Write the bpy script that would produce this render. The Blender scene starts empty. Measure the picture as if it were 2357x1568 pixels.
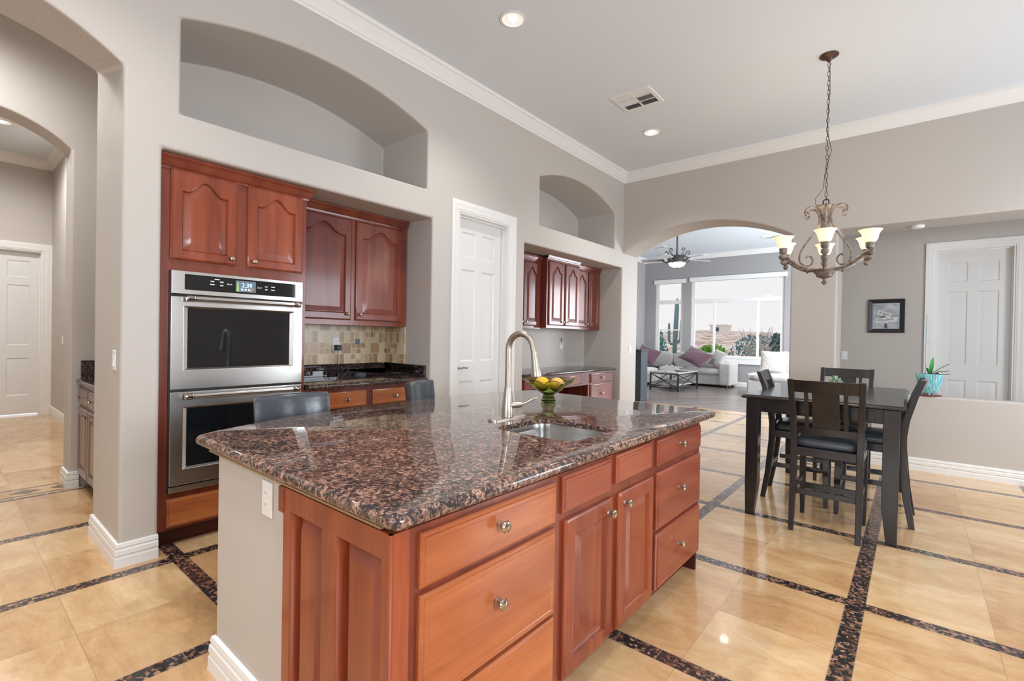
import bpy, bmesh, math, random
from mathutils import Vector, Matrix
from mathutils.geometry import delaunay_2d_cdt
random.seed(7)
PI = math.pi
sc = bpy.context.scene
C = sc.collection

# ------------------------------------------------------------------ camera, world, light, exposure
CAM_H = 1.34
cd = bpy.data.cameras.new('camera'); cam = bpy.data.objects.new('camera', cd); C.objects.link(cam)
cd.sensor_width = 36.0; cd.sensor_fit = 'HORIZONTAL'; cd.lens = 36.0 * 1109.5 / 2357.0
cd.clip_start = 0.05; cd.clip_end = 400
YAW, PIT, ROL = math.radians(39.9), math.radians(-0.41), math.radians(-1.015)
Rcam = (Matrix.Rotation(YAW, 3, 'Z') @ Matrix.Rotation(PIT, 3, 'X') @ Matrix.Rotation(ROL, 3, 'Y'))
right, fwd, up = Rcam @ Vector((1, 0, 0)), Rcam @ Vector((0, 1, 0)), Rcam @ Vector((0, 0, 1))
M3 = Matrix((right, up, -fwd)).transposed()
cam.matrix_world = Matrix.Translation((0, 0, CAM_H)) @ M3.to_4x4()
sc.camera = cam

sc.view_settings.view_transform = 'Standard'
sc.view_settings.look = 'None'
sc.view_settings.gamma = 1.0
sc.view_settings.use_curve_mapping = False
sc.view_settings.exposure = 0.02
sc.cycles.use_denoising = True
sc.cycles.max_bounces = 10
sc.cycles.diffuse_bounces = 6
sc.cycles.glossy_bounces = 5
sc.cycles.transmission_bounces = 8
sc.cycles.sample_clamp_indirect = 6.0
sc.cycles.caustics_reflective = False
sc.cycles.caustics_refractive = False

wd = bpy.data.worlds.new('world'); sc.world = wd; wd.use_nodes = True
bg = wd.node_tree.nodes['Background']
bg.inputs[0].default_value = (0.80, 0.785, 0.795, 1); bg.inputs[1].default_value = 1.15


def area_light(name, loc, rot, sx, sy, power, col):
    l = bpy.data.lights.new(name, 'AREA'); l.shape = 'RECTANGLE'; l.size = sx; l.size_y = sy
    l.energy = power; l.color = col
    o = bpy.data.objects.new(name, l); C.objects.link(o); o.location = loc; o.rotation_euler = rot
    return o


# area lamps added as daylight at openings in unseen side and rear walls
DAY = (0.84, 0.93, 1.03)
area_light('daylight_nook_window', (2.74, 5.55, 1.65), (0, PI / 2, 0), 1.9, 1.7, 98, DAY)
area_light('daylight_kitchen_window', (2.74, 0.6, 1.75), (0, PI / 2, 0), 1.2, 1.6, 150, DAY)
area_light('rear_daylight_fill', (-0.2, -2.94, 1.7), (PI / 2, 0, 0), 2.4, 1.8, 52, DAY)  # assumed rear opening, lamp added for more daylight
area_light('living_daylight_fill', (1.44, 11.8, 1.75), (0, PI / 2, 0), 2.4, 4.6, 680, (0.88, 0.94, 1.0))  # lamp added to light the living room from an invented side window


def can_or_fill_light(x, y, z, power, col=(1.0, 0.985, 0.96), r=0.07, blend=0.8, ang=128):  # spot for the visible cans and for unseen added fill lamps
    l = bpy.data.lights.new('can_or_fill_lamp', 'SPOT'); l.energy = power; l.color = col
    l.shadow_soft_size = r; l.spot_size = math.radians(ang); l.spot_blend = blend
    o = bpy.data.objects.new('can_or_fill_lamp', l); C.objects.link(o); o.location = (x, y, z)
    return o


# ------------------------------------------------------------------ helpers
def lin(c):
    return tuple(((v / 255) / 12.92 if v / 255 <= 0.04045 else ((v / 255 + 0.055) / 1.055) ** 2.4) for v in c)


class MB:
    def __init__(s):
        s.v = []; s.f = []

    def add(s, vs, fs):
        n = len(s.v); s.v += [tuple(p) for p in vs]; s.f += [tuple(i + n for i in f) for f in fs]; return s

    def box(s, x0, x1, y0, y1, z0, z1):
        vs = [(x, y, z) for z in (z0, z1) for y in (y0, y1) for x in (x0, x1)]
        return s.add(vs, [(0, 2, 3, 1), (4, 5, 7, 6), (0, 1, 5, 4), (2, 6, 7, 3), (0, 4, 6, 2), (1, 3, 7, 5)])

    def quad(s, a, b, c, d):
        return s.add([a, b, c, d], [(0, 1, 2, 3)])

    def loops(s, ls, closed=True, cap0=False, cap1=False):
        n = len(ls[0]); vs = [p for l in ls for p in l]; fs = []
        for i in range(len(ls) - 1):
            for j in range(n if closed else n - 1):
                k = (j + 1) % n
                fs.append((i * n + j, i * n + k, (i + 1) * n + k, (i + 1) * n + j))
        if cap0: fs.append(tuple(range(n - 1, -1, -1)))
        if cap1: fs.append(tuple((len(ls) - 1) * n + j for j in range(n)))
        return s.add(vs, fs)

    def lathe(s, prof, cx=0, cy=0, n=24, cap=True):
        ls = [[(cx + r * math.cos(2 * PI * k / n), cy + r * math.sin(2 * PI * k / n), z) for k in range(n)] for r, z in prof]
        return s.loops(ls, True, cap, cap)

    def lathe_ax(s, prof, o, ax, n=16, cap=True):
        ax = Vector(ax).normalized(); a = ax.orthogonal().normalized(); b = ax.cross(a); o = Vector(o)
        ls = [[tuple(o + ax * t + (a * math.cos(2 * PI * k / n) + b * math.sin(2 * PI * k / n)) * r) for k in range(n)] for r, t in prof]
        return s.loops(ls, True, cap, cap)

    def tube(s, pts, r, n=8, closed=False, flat=1.0):
        P = [Vector(p) for p in pts]; m = len(P)
        rr = r if isinstance(r, (list, tuple)) else [r] * m
        T = []
        for i in range(m):
            a = P[(i - 1) % m] if (closed or i > 0) else P[i]
            b = P[(i + 1) % m] if (closed or i < m - 1) else P[i]
            T.append((b - a).normalized())
        N = T[0].orthogonal().normalized(); ls = []
        for i in range(m):
            N = (N - T[i] * N.dot(T[i]))
            N = N.normalized() if N.length > 1e-6 else T[i].orthogonal().normalized()
            B = T[i].cross(N)
            ls.append([tuple(P[i] + (N * math.cos(2 * PI * k / n) + B * math.sin(2 * PI * k / n) * flat) * rr[i]) for k in range(n)])
        if closed:
            return s.loops(ls + [ls[0]])
        return s.loops(ls, True, True, True)

    def bar(s, a, b, w, d=None, upv=(0, 0, 1)):
        """square-section bar from a to b"""
        d = d or w; a = Vector(a); b = Vector(b); t = (b - a).normalized(); u = Vector(upv)
        if abs(t.dot(u)) > 0.98: u = Vector((0, 1, 0))
        sx = t.cross(u).normalized(); sy = sx.cross(t)
        c = [(-.5, -.5), (.5, -.5), (.5, .5), (-.5, .5)]
        return s.loops([[tuple(q + sx * w * i + sy * d * j) for i, j in c] for q in (a, b)], True, True, True)

    def sections(s, secs):
        """stack of rectangles (cx, cy, z, wx, wy)"""
        ls = [[(cx + i * wx / 2, cy + j * wy / 2, z) for i, j in ((-1, -1), (1, -1), (1, 1), (-1, 1))] for cx, cy, z, wx, wy in secs]
        return s.loops(ls, True, True, True)

    def prism(s, poly, f0, f1):
        """poly list of 2D, f0/f1 map (a,b)->3D for both ends"""
        return s.loops([[f0(*p) for p in poly], [f1(*p) for p in poly]], True, True, True)

    def sphere(s, c, r, n=16, m=10, sc3=(1, 1, 1)):
        ls = []
        for i in range(1, m):
            t = PI * i / m
            ls.append([(c[0] + r * sc3[0] * math.sin(t) * math.cos(2 * PI * k / n), c[1] + r * sc3[1] * math.sin(t) * math.sin(2 * PI * k / n), c[2] - r * sc3[2] * math.cos(t)) for k in range(n)])
        base = len(s.v); s.loops(ls)
        b = len(s.v); s.v += [(c[0], c[1], c[2] - r * sc3[2]), (c[0], c[1], c[2] + r * sc3[2])]
        for k in range(n):
            s.f.append((base + (k + 1) % n, base + k, b)); e = base + (m - 2) * n
            s.f.append((e + k, e + (k + 1) % n, b + 1))
        return s

    def build(s, name, mat, parent=None, smooth=30, bevel=0, seg=2, off=None, merge=True, recalc=True, subsurf=0):
        if off is None:
            off = ROOTLOC.get(root_of(parent).name, (0, 0, 0)) if parent else (0, 0, 0)
        me = bpy.data.meshes.new(name)
        me.from_pydata([(x - off[0], y - off[1], z - off[2]) for x, y, z in s.v], [], s.f)
        bm = bmesh.new(); bm.from_mesh(me)
        if merge: bmesh.ops.remove_doubles(bm, verts=bm.verts, dist=1e-5)
        if recalc: bmesh.ops.recalc_face_normals(bm, faces=bm.faces)
        bm.to_mesh(me); bm.free()
        if smooth:
            for p in me.polygons: p.use_smooth = True
            if not bevel: me.set_sharp_from_angle(angle=math.radians(smooth))
        me.materials.append(mat)
        o = bpy.data.objects.new(name, me); C.objects.link(o)
        if parent: o.parent = parent
        if subsurf:
            m = o.modifiers.new('subsurf', 'SUBSURF'); m.levels = subsurf; m.render_levels = subsurf
        if bevel:
            b = o.modifiers.new('bevel', 'BEVEL'); b.width = bevel; b.segments = seg; b.limit_method = 'ANGLE'
            b.angle_limit = math.radians(32); b.harden_normals = bool(smooth)
        return o


ROOTLOC = {}


def root_of(o):
    while o.parent: o = o.parent
    return o


def tag(o, label, cat, group=None):
    o['label'] = label; o['category'] = cat
    if group: o['group'] = group
    return o


def thing(name, label, cat, loc=(0, 0, 0), group=None):
    o = bpy.data.objects.new(name, None); C.objects.link(o); o.location = loc
    ROOTLOC[o.name] = tuple(loc); o.empty_display_size = 0.1
    return tag(o, label, cat, group)


def struct(o):
    o['kind'] = 'structure'; return o


def sthing(name, loc=(0, 0, 0)):
    o = bpy.data.objects.new(name, None); C.objects.link(o); o.location = loc; ROOTLOC[o.name] = tuple(loc)
    o['kind'] = 'structure'; return o


def copy_tree(o, parent=None):
    c = o.copy(); C.objects.link(c)
    if parent:
        c.parent = parent
    for ch in list(o.children):
        copy_tree(ch, c)
    return c


def arc(cy, cz, r, y0, y1, n=40):
    return [(y0 + (y1 - y0) * i / n, cz + math.sqrt(max(0, r * r - (y0 + (y1 - y0) * i / n - cy) ** 2))) for i in range(n + 1)]


def seg_d(q, a, b):
    d = b - a; t_ = max(0, min(1, (q - a).dot(d) / max(1e-12, d.length_squared)))
    return (q - a - d * t_).length


def fill2d(loops, grid=0):
    """triangulate nested 2D loops (outer plus holes)"""
    P, E = [], []
    for l in loops:
        n0 = len(P); P += [Vector(p) for p in l]; E += [(n0 + k, n0 + (k + 1) % len(l)) for k in range(len(l))]
    if grid:
        xs = [p.x for p in P]; ys = [p.y for p in P]; L0 = list(P)
        gx = min(xs) + grid * .37
        while gx < max(xs):
            gy = min(ys) + grid * .41
            while gy < max(ys):
                q = Vector((gx, gy))
                if min((q - p).length for p in L0) > grid * .4 and all(seg_d(q, L0[i], L0[j]) > grid * .25 for i, j in E): P.append(q)
                gy += grid
            gx += grid
    V, _e, Fs, *_r = delaunay_2d_cdt(P, E, [], 0, 1e-6)

    def inside(x, y):
        c = False
        for i, j in E:
            (x1, y1), (x2, y2) = P[i], P[j]
            if (y1 > y) != (y2 > y) and x < (x2 - x1) * (y - y1) / (y2 - y1) + x1: c = not c
        return c
    Fs = [f for f in Fs if inside(sum(V[i][0] for i in f) / 3, sum(V[i][1] for i in f) / 3)]
    return [tuple(v) for v in V], [tuple(f) for f in Fs]


def plane_face(mb, loops, f, grid=0):
    V, Fs = fill2d(loops, grid); mb.add([f(a, b) for a, b in V], Fs)


# ------------------------------------------------------------------ materials
def mat(name, col=(0.5, 0.5, 0.5), rough=0.5, metal=0.0, spec=0.5, coat=0.0, emit=None, estr=0.0, trans=0.0, ior=1.45, coat_r=0.05, sheen=0.0, alpha=1.0):
    m = bpy.data.materials.new(name); m.use_nodes = True
    b = m.node_tree.nodes['Principled BSDF']
    b.inputs['Base Color'].default_value = (*col, 1)
    b.inputs['Roughness'].default_value = rough; b.inputs['Metallic'].default_value = metal
    b.inputs['Specular IOR Level'].default_value = spec
    b.inputs['Coat Weight'].default_value = coat; b.inputs['Coat Roughness'].default_value = coat_r
    b.inputs['Transmission Weight'].default_value = trans; b.inputs['IOR'].default_value = ior
    b.inputs['Sheen Weight'].default_value = sheen
    if emit:
        b.inputs['Emission Color'].default_value = (*emit, 1); b.inputs['Emission Strength'].default_value = estr
    return m


class NT:
    def __init__(s, m):
        s.t = m.node_tree; s.b = s.t.nodes['Principled BSDF']

    def n(s, typ, **kw):
        nd = s.t.nodes.new(typ)
        for k, v in kw.items():
            if k in nd.inputs.keys(): nd.inputs[k].default_value = v
            else: setattr(nd, k, v)
        return nd

    def l(s, a, b): s.t.links.new(a, b)

    def math(s, op, a, b=None, clamp=False):
        nd = s.t.nodes.new('ShaderNodeMath'); nd.operation = op; nd.use_clamp = clamp
        for i, v in enumerate((a, b)):
            if v is None: continue
            if isinstance(v, (int, float)): nd.inputs[i].default_value = v
            else: s.l(v, nd.inputs[i])
        return nd.outputs[0]

    def mix(s, fac, a, b, blend='MIX'):
        nd = s.t.nodes.new('ShaderNodeMix'); nd.data_type = 'RGBA'; nd.blend_type = blend
        for i, v in ((0, fac), (6, a), (7, b)):
            if isinstance(v, (int, float)): nd.inputs[i].default_value = v
            elif isinstance(v, tuple): nd.inputs[i].default_value = (*v[:3], 1)
            else: s.l(v, nd.inputs[i])
        return nd.outputs[2]

    def ramp(s, fac, stops, interp='LINEAR'):
        nd = s.t.nodes.new('ShaderNodeValToRGB'); cr = nd.color_ramp; cr.interpolation = interp
        while len(cr.elements) < len(stops): cr.elements.new(0.5)
        for e, (p, c) in zip(cr.elements, stops): e.position = p; e.color = (*c[:3], 1)
        s.l(fac, nd.inputs[0]); return nd.outputs[0]

    def coords(s, scale=(1, 1, 1), world=True, rot=(0, 0, 0)):
        if world:
            g = s.t.nodes.new('ShaderNodeNewGeometry'); src = g.outputs['Position']
        else:
            g = s.t.nodes.new('ShaderNodeTexCoord'); src = g.outputs['Object']
        mp = s.t.nodes.new('ShaderNodeMapping'); mp.inputs['Scale'].default_value = scale; mp.inputs['Rotation'].default_value = rot
        s.l(src, mp.inputs[0]); return mp.outputs[0]

    def noise(s, vec, scale, detail=4, rough=0.5, dist=0.0):
        nd = s.t.nodes.new('ShaderNodeTexNoise'); nd.inputs['Scale'].default_value = scale; nd.inputs['Detail'].default_value = detail
        nd.inputs['Roughness'].default_value = rough; nd.inputs['Distortion'].default_value = dist
        s.l(vec, nd.inputs['Vector']); return nd.outputs['Fac']

    def bump(s, h, strength=0.1, dist=0.01):
        nd = s.t.nodes.new('ShaderNodeBump'); nd.inputs['Strength'].default_value = strength; nd.inputs['Distance'].default_value = dist
        s.l(h, nd.inputs['Height']); s.l(nd.outputs[0], s.b.inputs['Normal'])


def paint(name, c, rough=0.6, bump=0.06):
    m = mat(name, lin(c), rough, spec=0.3); t = NT(m)
    v = t.coords((1, 1, 1)); f = t.noise(v, 60, 3)
    t.bump(f, bump, 0.004)
    return m


M = {}
M['wall'] = paint('wall_paint', (190, 184, 178), 0.45)
M['wall_cool'] = paint('wall_paint_living', (156, 155, 155), 0.5)
M['ceiling'] = paint('ceiling_paint', (218, 224, 230), 0.7)
M['trim'] = mat('white_trim', lin((228, 227, 225)), 0.3, spec=0.4)
M['doorwhite'] = mat('white_door_paint', lin((220, 220, 219)), 0.28, spec=0.45)
M['plastic'] = mat('white_plastic', lin((232, 231, 229)), 0.3)
M['slot'] = mat('dark_slot', lin((40, 38, 36)), 0.6)
M['steel'] = mat('brushed_steel', lin((205, 203, 200)), 0.24, metal=1.0)
t = NT(M['steel']); v = t.coords((2, 2, 220)); f = t.noise(v, 4, 2); t.bump(f, 0.03, 0.002)
M['sinksteel'] = mat('sink_steel', lin((190, 188, 184)), 0.22, metal=1.0)
M['nickel'] = mat('polished_nickel', lin((186, 180, 172)), 0.08, metal=1.0)
M['brushed'] = mat('brushed_nickel', lin((190, 182, 170)), 0.34, metal=1.0)
M['blackglass'] = mat('black_glass', (0.006, 0.008, 0.011), 0.04, spec=0.6, coat=0.3)
M['blackmetal'] = mat('black_gap', (0.012, 0.012, 0.014), 0.5)
M['leather'] = mat('black_leather', lin((62, 68, 74)), 0.30, spec=0.6, coat=0.25, coat_r=0.3)
t = NT(M['leather']); f = t.noise(t.coords((1, 1, 1)), 22, 5); t.bump(f, 0.25, 0.01)
M['espresso'] = mat('espresso_wood', lin((36, 34, 36)), 0.28, spec=0.55, coat=0.4, coat_r=0.10)
t = NT(M['espresso']); f = t.noise(t.coords((8, 8, 1.2)), 9, 4)
t.l(t.ramp(f, [(0.3, lin((24, 23, 25))), (0.75, lin((36, 34, 36)))]), t.b.inputs['Base Color'])


def granite(name, dark=(0.030, 0.029, 0.030), scale=1.0, thr=0.0):
    m = mat(name, rough=0.03, spec=0.5, coat=0.08, coat_r=0.02); t = NT(m)
    v = t.coords((1, 1, 1))

    def cells(sc_, dist, seed):
        nz = t.n('ShaderNodeTexNoise', Scale=sc_ * .5, Detail=4.0); t.l(v, nz.inputs['Vector'])
        ad = t.n('ShaderNodeVectorMath', operation='MULTIPLY_ADD'); t.l(nz.outputs['Color'], ad.inputs[0])
        ad.inputs[1].default_value = (dist,) * 3; t.l(v, ad.inputs[2])
        vo = t.n('ShaderNodeTexVoronoi', Scale=sc_, Randomness=1.0); t.l(ad.outputs[0], vo.inputs['Vector'])
        sp = t.n('ShaderNodeSeparateColor'); t.l(vo.outputs['Color'], sp.inputs[0]); return sp.outputs[seed]
    big = cells(72 * scale, 0.030 / scale, 0); small = cells(170 * scale, 0.012 / scale, 1)
    cluster = t.noise(v, 7 * scale, 4)
    k = t.math('ADD', t.math('MULTIPLY', big, 0.62), t.math('SUBTRACT', t.math('MULTIPLY', cluster, 0.55), thr))
    c1 = t.ramp(k, [(0.30, dark), (0.50, lin((56, 50, 49))), (0.58, lin((88, 68, 60))), (0.68, lin((128, 96, 82))), (0.80, lin((158, 122, 105))), (0.95, lin((186, 152, 134)))])
    c3 = t.ramp(t.math('SUBTRACT', small, thr), [(0.0, dark), (0.42, lin((54, 50, 50))), (0.62, lin((104, 80, 70))), (0.95, lin((150, 120, 106)))])
    sel = t.math('GREATER_THAN', cells(120 * scale, 0.02 / scale, 2), 0.58)
    c2 = t.mix(t.math('MULTIPLY', sel, 0.75), c1, c3)
    t.l(c2, t.b.inputs['Base Color'])
    return m


M['granite'] = granite('brown_granite', scale=1.25)
M['granitedark'] = granite('dark_granite', dark=(0.010, 0.011, 0.013), scale=1.3, thr=0.20)


def cherry(name, axis, light=(196, 108, 62), deep=(134, 52, 31), seed=0.0, rough=0.3):
    m = mat(name, rough=rough, spec=0.45, coat=0.4, coat_r=0.12); t = NT(m)
    scl = {'z': (7, 7, 0.55), 'y': (7, 0.55, 7)}[axis]
    v = t.coords(scl)
    oi = t.n('ShaderNodeObjectInfo')
    of = t.n('ShaderNodeVectorMath', operation='ADD'); t.l(v, of.inputs[0])
    cb = t.n('ShaderNodeCombineXYZ'); rnd = t.math('MULTIPLY', oi.outputs['Random'], 37.0); t.l(rnd, cb.inputs[0]); t.l(rnd, cb.inputs[1]); t.l(rnd, cb.inputs[2])
    t.l(cb.outputs[0], of.inputs[1])
    f = t.noise(of.outputs[0], 1.3, 6, 0.55, 0.6)
    f2 = t.noise(of.outputs[0], 9, 4, 0.6)
    k = t.math('ADD', t.math('MULTIPLY', f, 0.9), t.math('SUBTRACT', t.math('MULTIPLY', f2, 0.25), 0.06))
    k = t.math('ADD', k, t.math('MULTIPLY', t.math('SUBTRACT', oi.outputs['Random'], 0.5), 0.22))
    c = t.ramp(k, [(0.30, lin(deep)), (0.52, lin([(a + b) / 2 for a, b in zip(light, deep)])), (0.78, lin(light))])
    t.l(c, t.b.inputs['Base Color'])
    return m


M['cherry'] = cherry('cherry_wood_upright', 'z', (162, 82, 50), (112, 48, 30))
M['cherryh'] = cherry('cherry_wood_level', 'y', (192, 118, 68), (148, 78, 44))
M['cherrymid'] = cherry('cherry_wood_red_level', 'y', (158, 82, 56), (120, 54, 38))
M['cherryframe'] = cherry('cherry_frame', 'z', (140, 68, 45), (100, 42, 29))
M['cherryred'] = cherry('red_cherry', 'z', (138, 72, 56), (92, 38, 31))
M['cherrydark'] = mat('dark_cherry', lin((70, 24, 18)), 0.45)  # darker cherry tone for the toe kicks
M['taupe'] = cherry('taupe_stained_wood', 'z', (134, 112, 104), (112, 90, 84))
M['ply'] = mat('plywood_edge', lin((150, 122, 90)), 0.7)


def floor_tile():
    m = mat('travertine_floor', rough=0.13, spec=0.6, coat=0.25, coat_r=0.03); t = NT(m)
    g = t.n('ShaderNodeNewGeometry'); sp = t.n('ShaderNodeSeparateXYZ'); t.l(g.outputs['Position'], sp.inputs[0])
    X, Y = sp.outputs[0], sp.outputs[1]
    PX, X0 = 1.036, -0.21
    u = t.math('DIVIDE', t.math('SUBTRACT', X, X0), PX)
    # rows are a little wider with distance: remap y to strip index
    yv = t.n('ShaderNodeMapRange', interpolation_type='LINEAR'); t.l(Y, yv.inputs[0])
    yv.inputs[1].default_value = 0.93; yv.inputs[2].default_value = 6.19; yv.inputs[3].default_value = 0; yv.inputs[4].default_value = 5; yv.clamp = False
    w = yv.outputs[0]

    def dist(val, cell, period):
        fr = t.math('FRACT', t.math('ADD', val, cell))
        a = t.math('ABSOLUTE', t.math('SUBTRACT', fr, 0.5))
        return t.math('MULTIPLY', a, period)
    dx = dist(u, 0.5, PX); dy = dist(w, 0.5, 1.052)      # metres to the strip centre
    strip = t.math('LESS_THAN', t.math('MINIMUM', dx, dy), 0.040)
    gx = dist(u, 0.0, PX); gy = dist(w, 0.0, 1.052)      # metres to the mid joint
    joint = t.math('LESS_THAN', t.math('MINIMUM', gx, gy), 0.0022)
    edge = t.math('LESS_THAN', t.math('ABSOLUTE', t.math('SUBTRACT', t.math('MINIMUM', dx, dy), 0.041)), 0.0022)
    # joints across the strips
    s3x = t.math('LESS_THAN', dist(t.math('MULTIPLY', u, 3), 0.25, PX / 3), 0.0022)
    s3y = t.math('LESS_THAN', dist(t.math('MULTIPLY', w, 3), 0.25, 1.052 / 3), 0.0022)
    sj = t.math('MULTIPLY', strip, t.math('ADD', t.math('MULTIPLY', t.math('LESS_THAN', dx, dy), s3y), t.math('MULTIPLY', t.math('LESS_THAN', dy, dx), s3x)))
    # travertine colour, each tile its own cut
    tx = t.math('FLOOR', t.math('MULTIPLY', u, 2)); ty = t.math('FLOOR', t.math('MULTIPLY', w, 2))
    cb = t.n('ShaderNodeCombineXYZ'); t.l(tx, cb.inputs[0]); t.l(ty, cb.inputs[1])
    wn = t.n('ShaderNodeTexWhiteNoise', noise_dimensions='3D'); t.l(cb.outputs[0], wn.inputs['Vector'])
    off = t.n('ShaderNodeVectorMath', operation='MULTIPLY_ADD'); t.l(wn.outputs['Color'], off.inputs[0]); off.inputs[1].default_value = (20, 20, 20)
    mp = t.n('ShaderNodeMapping'); mp.inputs['Scale'].default_value = (1.0, 2.3, 1); t.l(g.outputs['Position'], mp.inputs[0]); t.l(mp.outputs[0], off.inputs[2])
    f = t.noise(off.outputs[0], 2.6, 8, 0.62, 0.8)
    f2 = t.noise(off.outputs[0], 30, 4, 0.6, 0.4)
    k = t.math('ADD', t.math('MULTIPLY', f, 0.8), t.math('MULTIPLY', f2, 0.22))
    k = t.math('ADD', k, t.math('MULTIPLY', t.math('SUBTRACT', wn.outputs['Value'], 0.5), 0.20))
    trav = t.ramp(k, [(0.22, lin((162, 120, 80))), (0.42, lin((192, 152, 108))), (0.60, lin((208, 174, 130))), (0.85, lin((226, 200, 164)))])
    pit = t.math('MULTIPLY', t.math('GREATER_THAN', t.noise(off.outputs[0], 55, 2, 0.6, 1.0), 0.68), 0.30)
    trav = t.mix(pit, trav, lin((160, 118, 74)))
    # granite strips
    vo = t.n('ShaderNodeTexVoronoi', Scale=70.0); nz = t.n('ShaderNodeTexNoise', Scale=30.0)
    t.l(g.outputs['Position'], nz.inputs['Vector'])
    ad = t.n('ShaderNodeVectorMath', operation='MULTIPLY_ADD'); t.l(nz.outputs['Color'], ad.inputs[0]); ad.inputs[1].default_value = (.03, .03, .03); t.l(g.outputs['Position'], ad.inputs[2])
    t.l(ad.outputs[0], vo.inputs['Vector'])
    sc_ = t.n('ShaderNodeSeparateColor'); t.l(vo.outputs['Color'], sc_.inputs[0])
    gr = t.ramp(sc_.outputs[0], [(0.0, (0.02, 0.02, 0.022)), (0.55, (0.025, 0.023, 0.023)), (0.62, lin((92, 66, 54))), (0.85, lin((140, 100, 80))), (1.0, lin((176, 136, 112)))])
    # hall border band: two thin lines with diamonds between
    bx = t.math('SUBTRACT', X, -5.57)
    inband = t.math('LESS_THAN', t.math('ABSOLUTE', bx), 0.135)
    line = t.math('MULTIPLY', inband, t.math('GREATER_THAN', t.math('ABSOLUTE', bx), 0.100))
    dm = t.math('ADD', t.math('DIVIDE', t.math('ABSOLUTE', bx), 0.10), t.math('DIVIDE', dist(t.math('DIVIDE', t.math('SUBTRACT', Y, 0.48), 0.235), 0.5, 0.235), 0.1175))
    dia = t.math('MULTIPLY', inband, t.math('LESS_THAN', dm, 0.86))
    band_dark = t.math('MAXIMUM', line, dia)
    # right of the pattern area (hall) has no inlay strips
    hall = t.math('LESS_THAN', X, -5.40)
    strip_k = t.math('MULTIPLY', strip, t.math('SUBTRACT', 1.0, hall))
    edge_k = t.math('MULTIPLY', edge, t.math('SUBTRACT', 1.0, hall))
    col = t.mix(t.math('MULTIPLY', joint, 0.35), trav, lin((120, 100, 78)))
    col = t.mix(strip_k, col, gr)
    col = t.mix(t.math('MULTIPLY', t.math('MAXIMUM', edge_k, sj), 0.6), col, lin((165, 140, 112)))
    col = t.mix(t.math('MULTIPLY', band_dark, 0.93), col, lin((92, 74, 60)))
    t.l(col, t.b.inputs['Base Color'])
    t.l(t.math('ADD', 0.10, t.math('MULTIPLY', f2, 0.12)), t.b.inputs['Roughness'])
    return m


M['floor'] = floor_tile()


def wood_floor():
    m = mat('grey_plank_floor', rough=0.25, spec=0.5); t = NT(m)
    v = t.coords((1, 1, 1), rot=(0, 0, math.radians(-50)))
    br = t.n('ShaderNodeTexBrick', offset=0.37, squash=1.0); t.l(v, br.inputs['Vector'])
    br.inputs['Scale'].default_value = 1.0; br.inputs['Mortar Size'].default_value = 0.004; br.inputs['Brick Width'].default_value = 1.2; br.inputs['Row Height'].default_value = 0.17
    br.inputs['Color1'].default_value = (*lin((98, 88, 84)), 1); br.inputs['Color2'].default_value = (*lin((138, 128, 122)), 1); br.inputs['Mortar'].default_value = (*lin((170, 165, 160)), 1)
    mp = t.n('ShaderNodeMapping'); mp.inputs['Scale'].default_value = (1.5, 14, 1); t.l(v, mp.inputs[0])
    f = t.noise(mp.outputs[0], 3, 4)
    t.l(t.mix(0.35, br.outputs['Color'], t.ramp(f, [(0.3, lin((80, 72, 70))), (0.7, lin((150, 142, 136)))])), t.b.inputs['Base Color'])
    return m


M['woodfloor'] = wood_floor()


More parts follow.
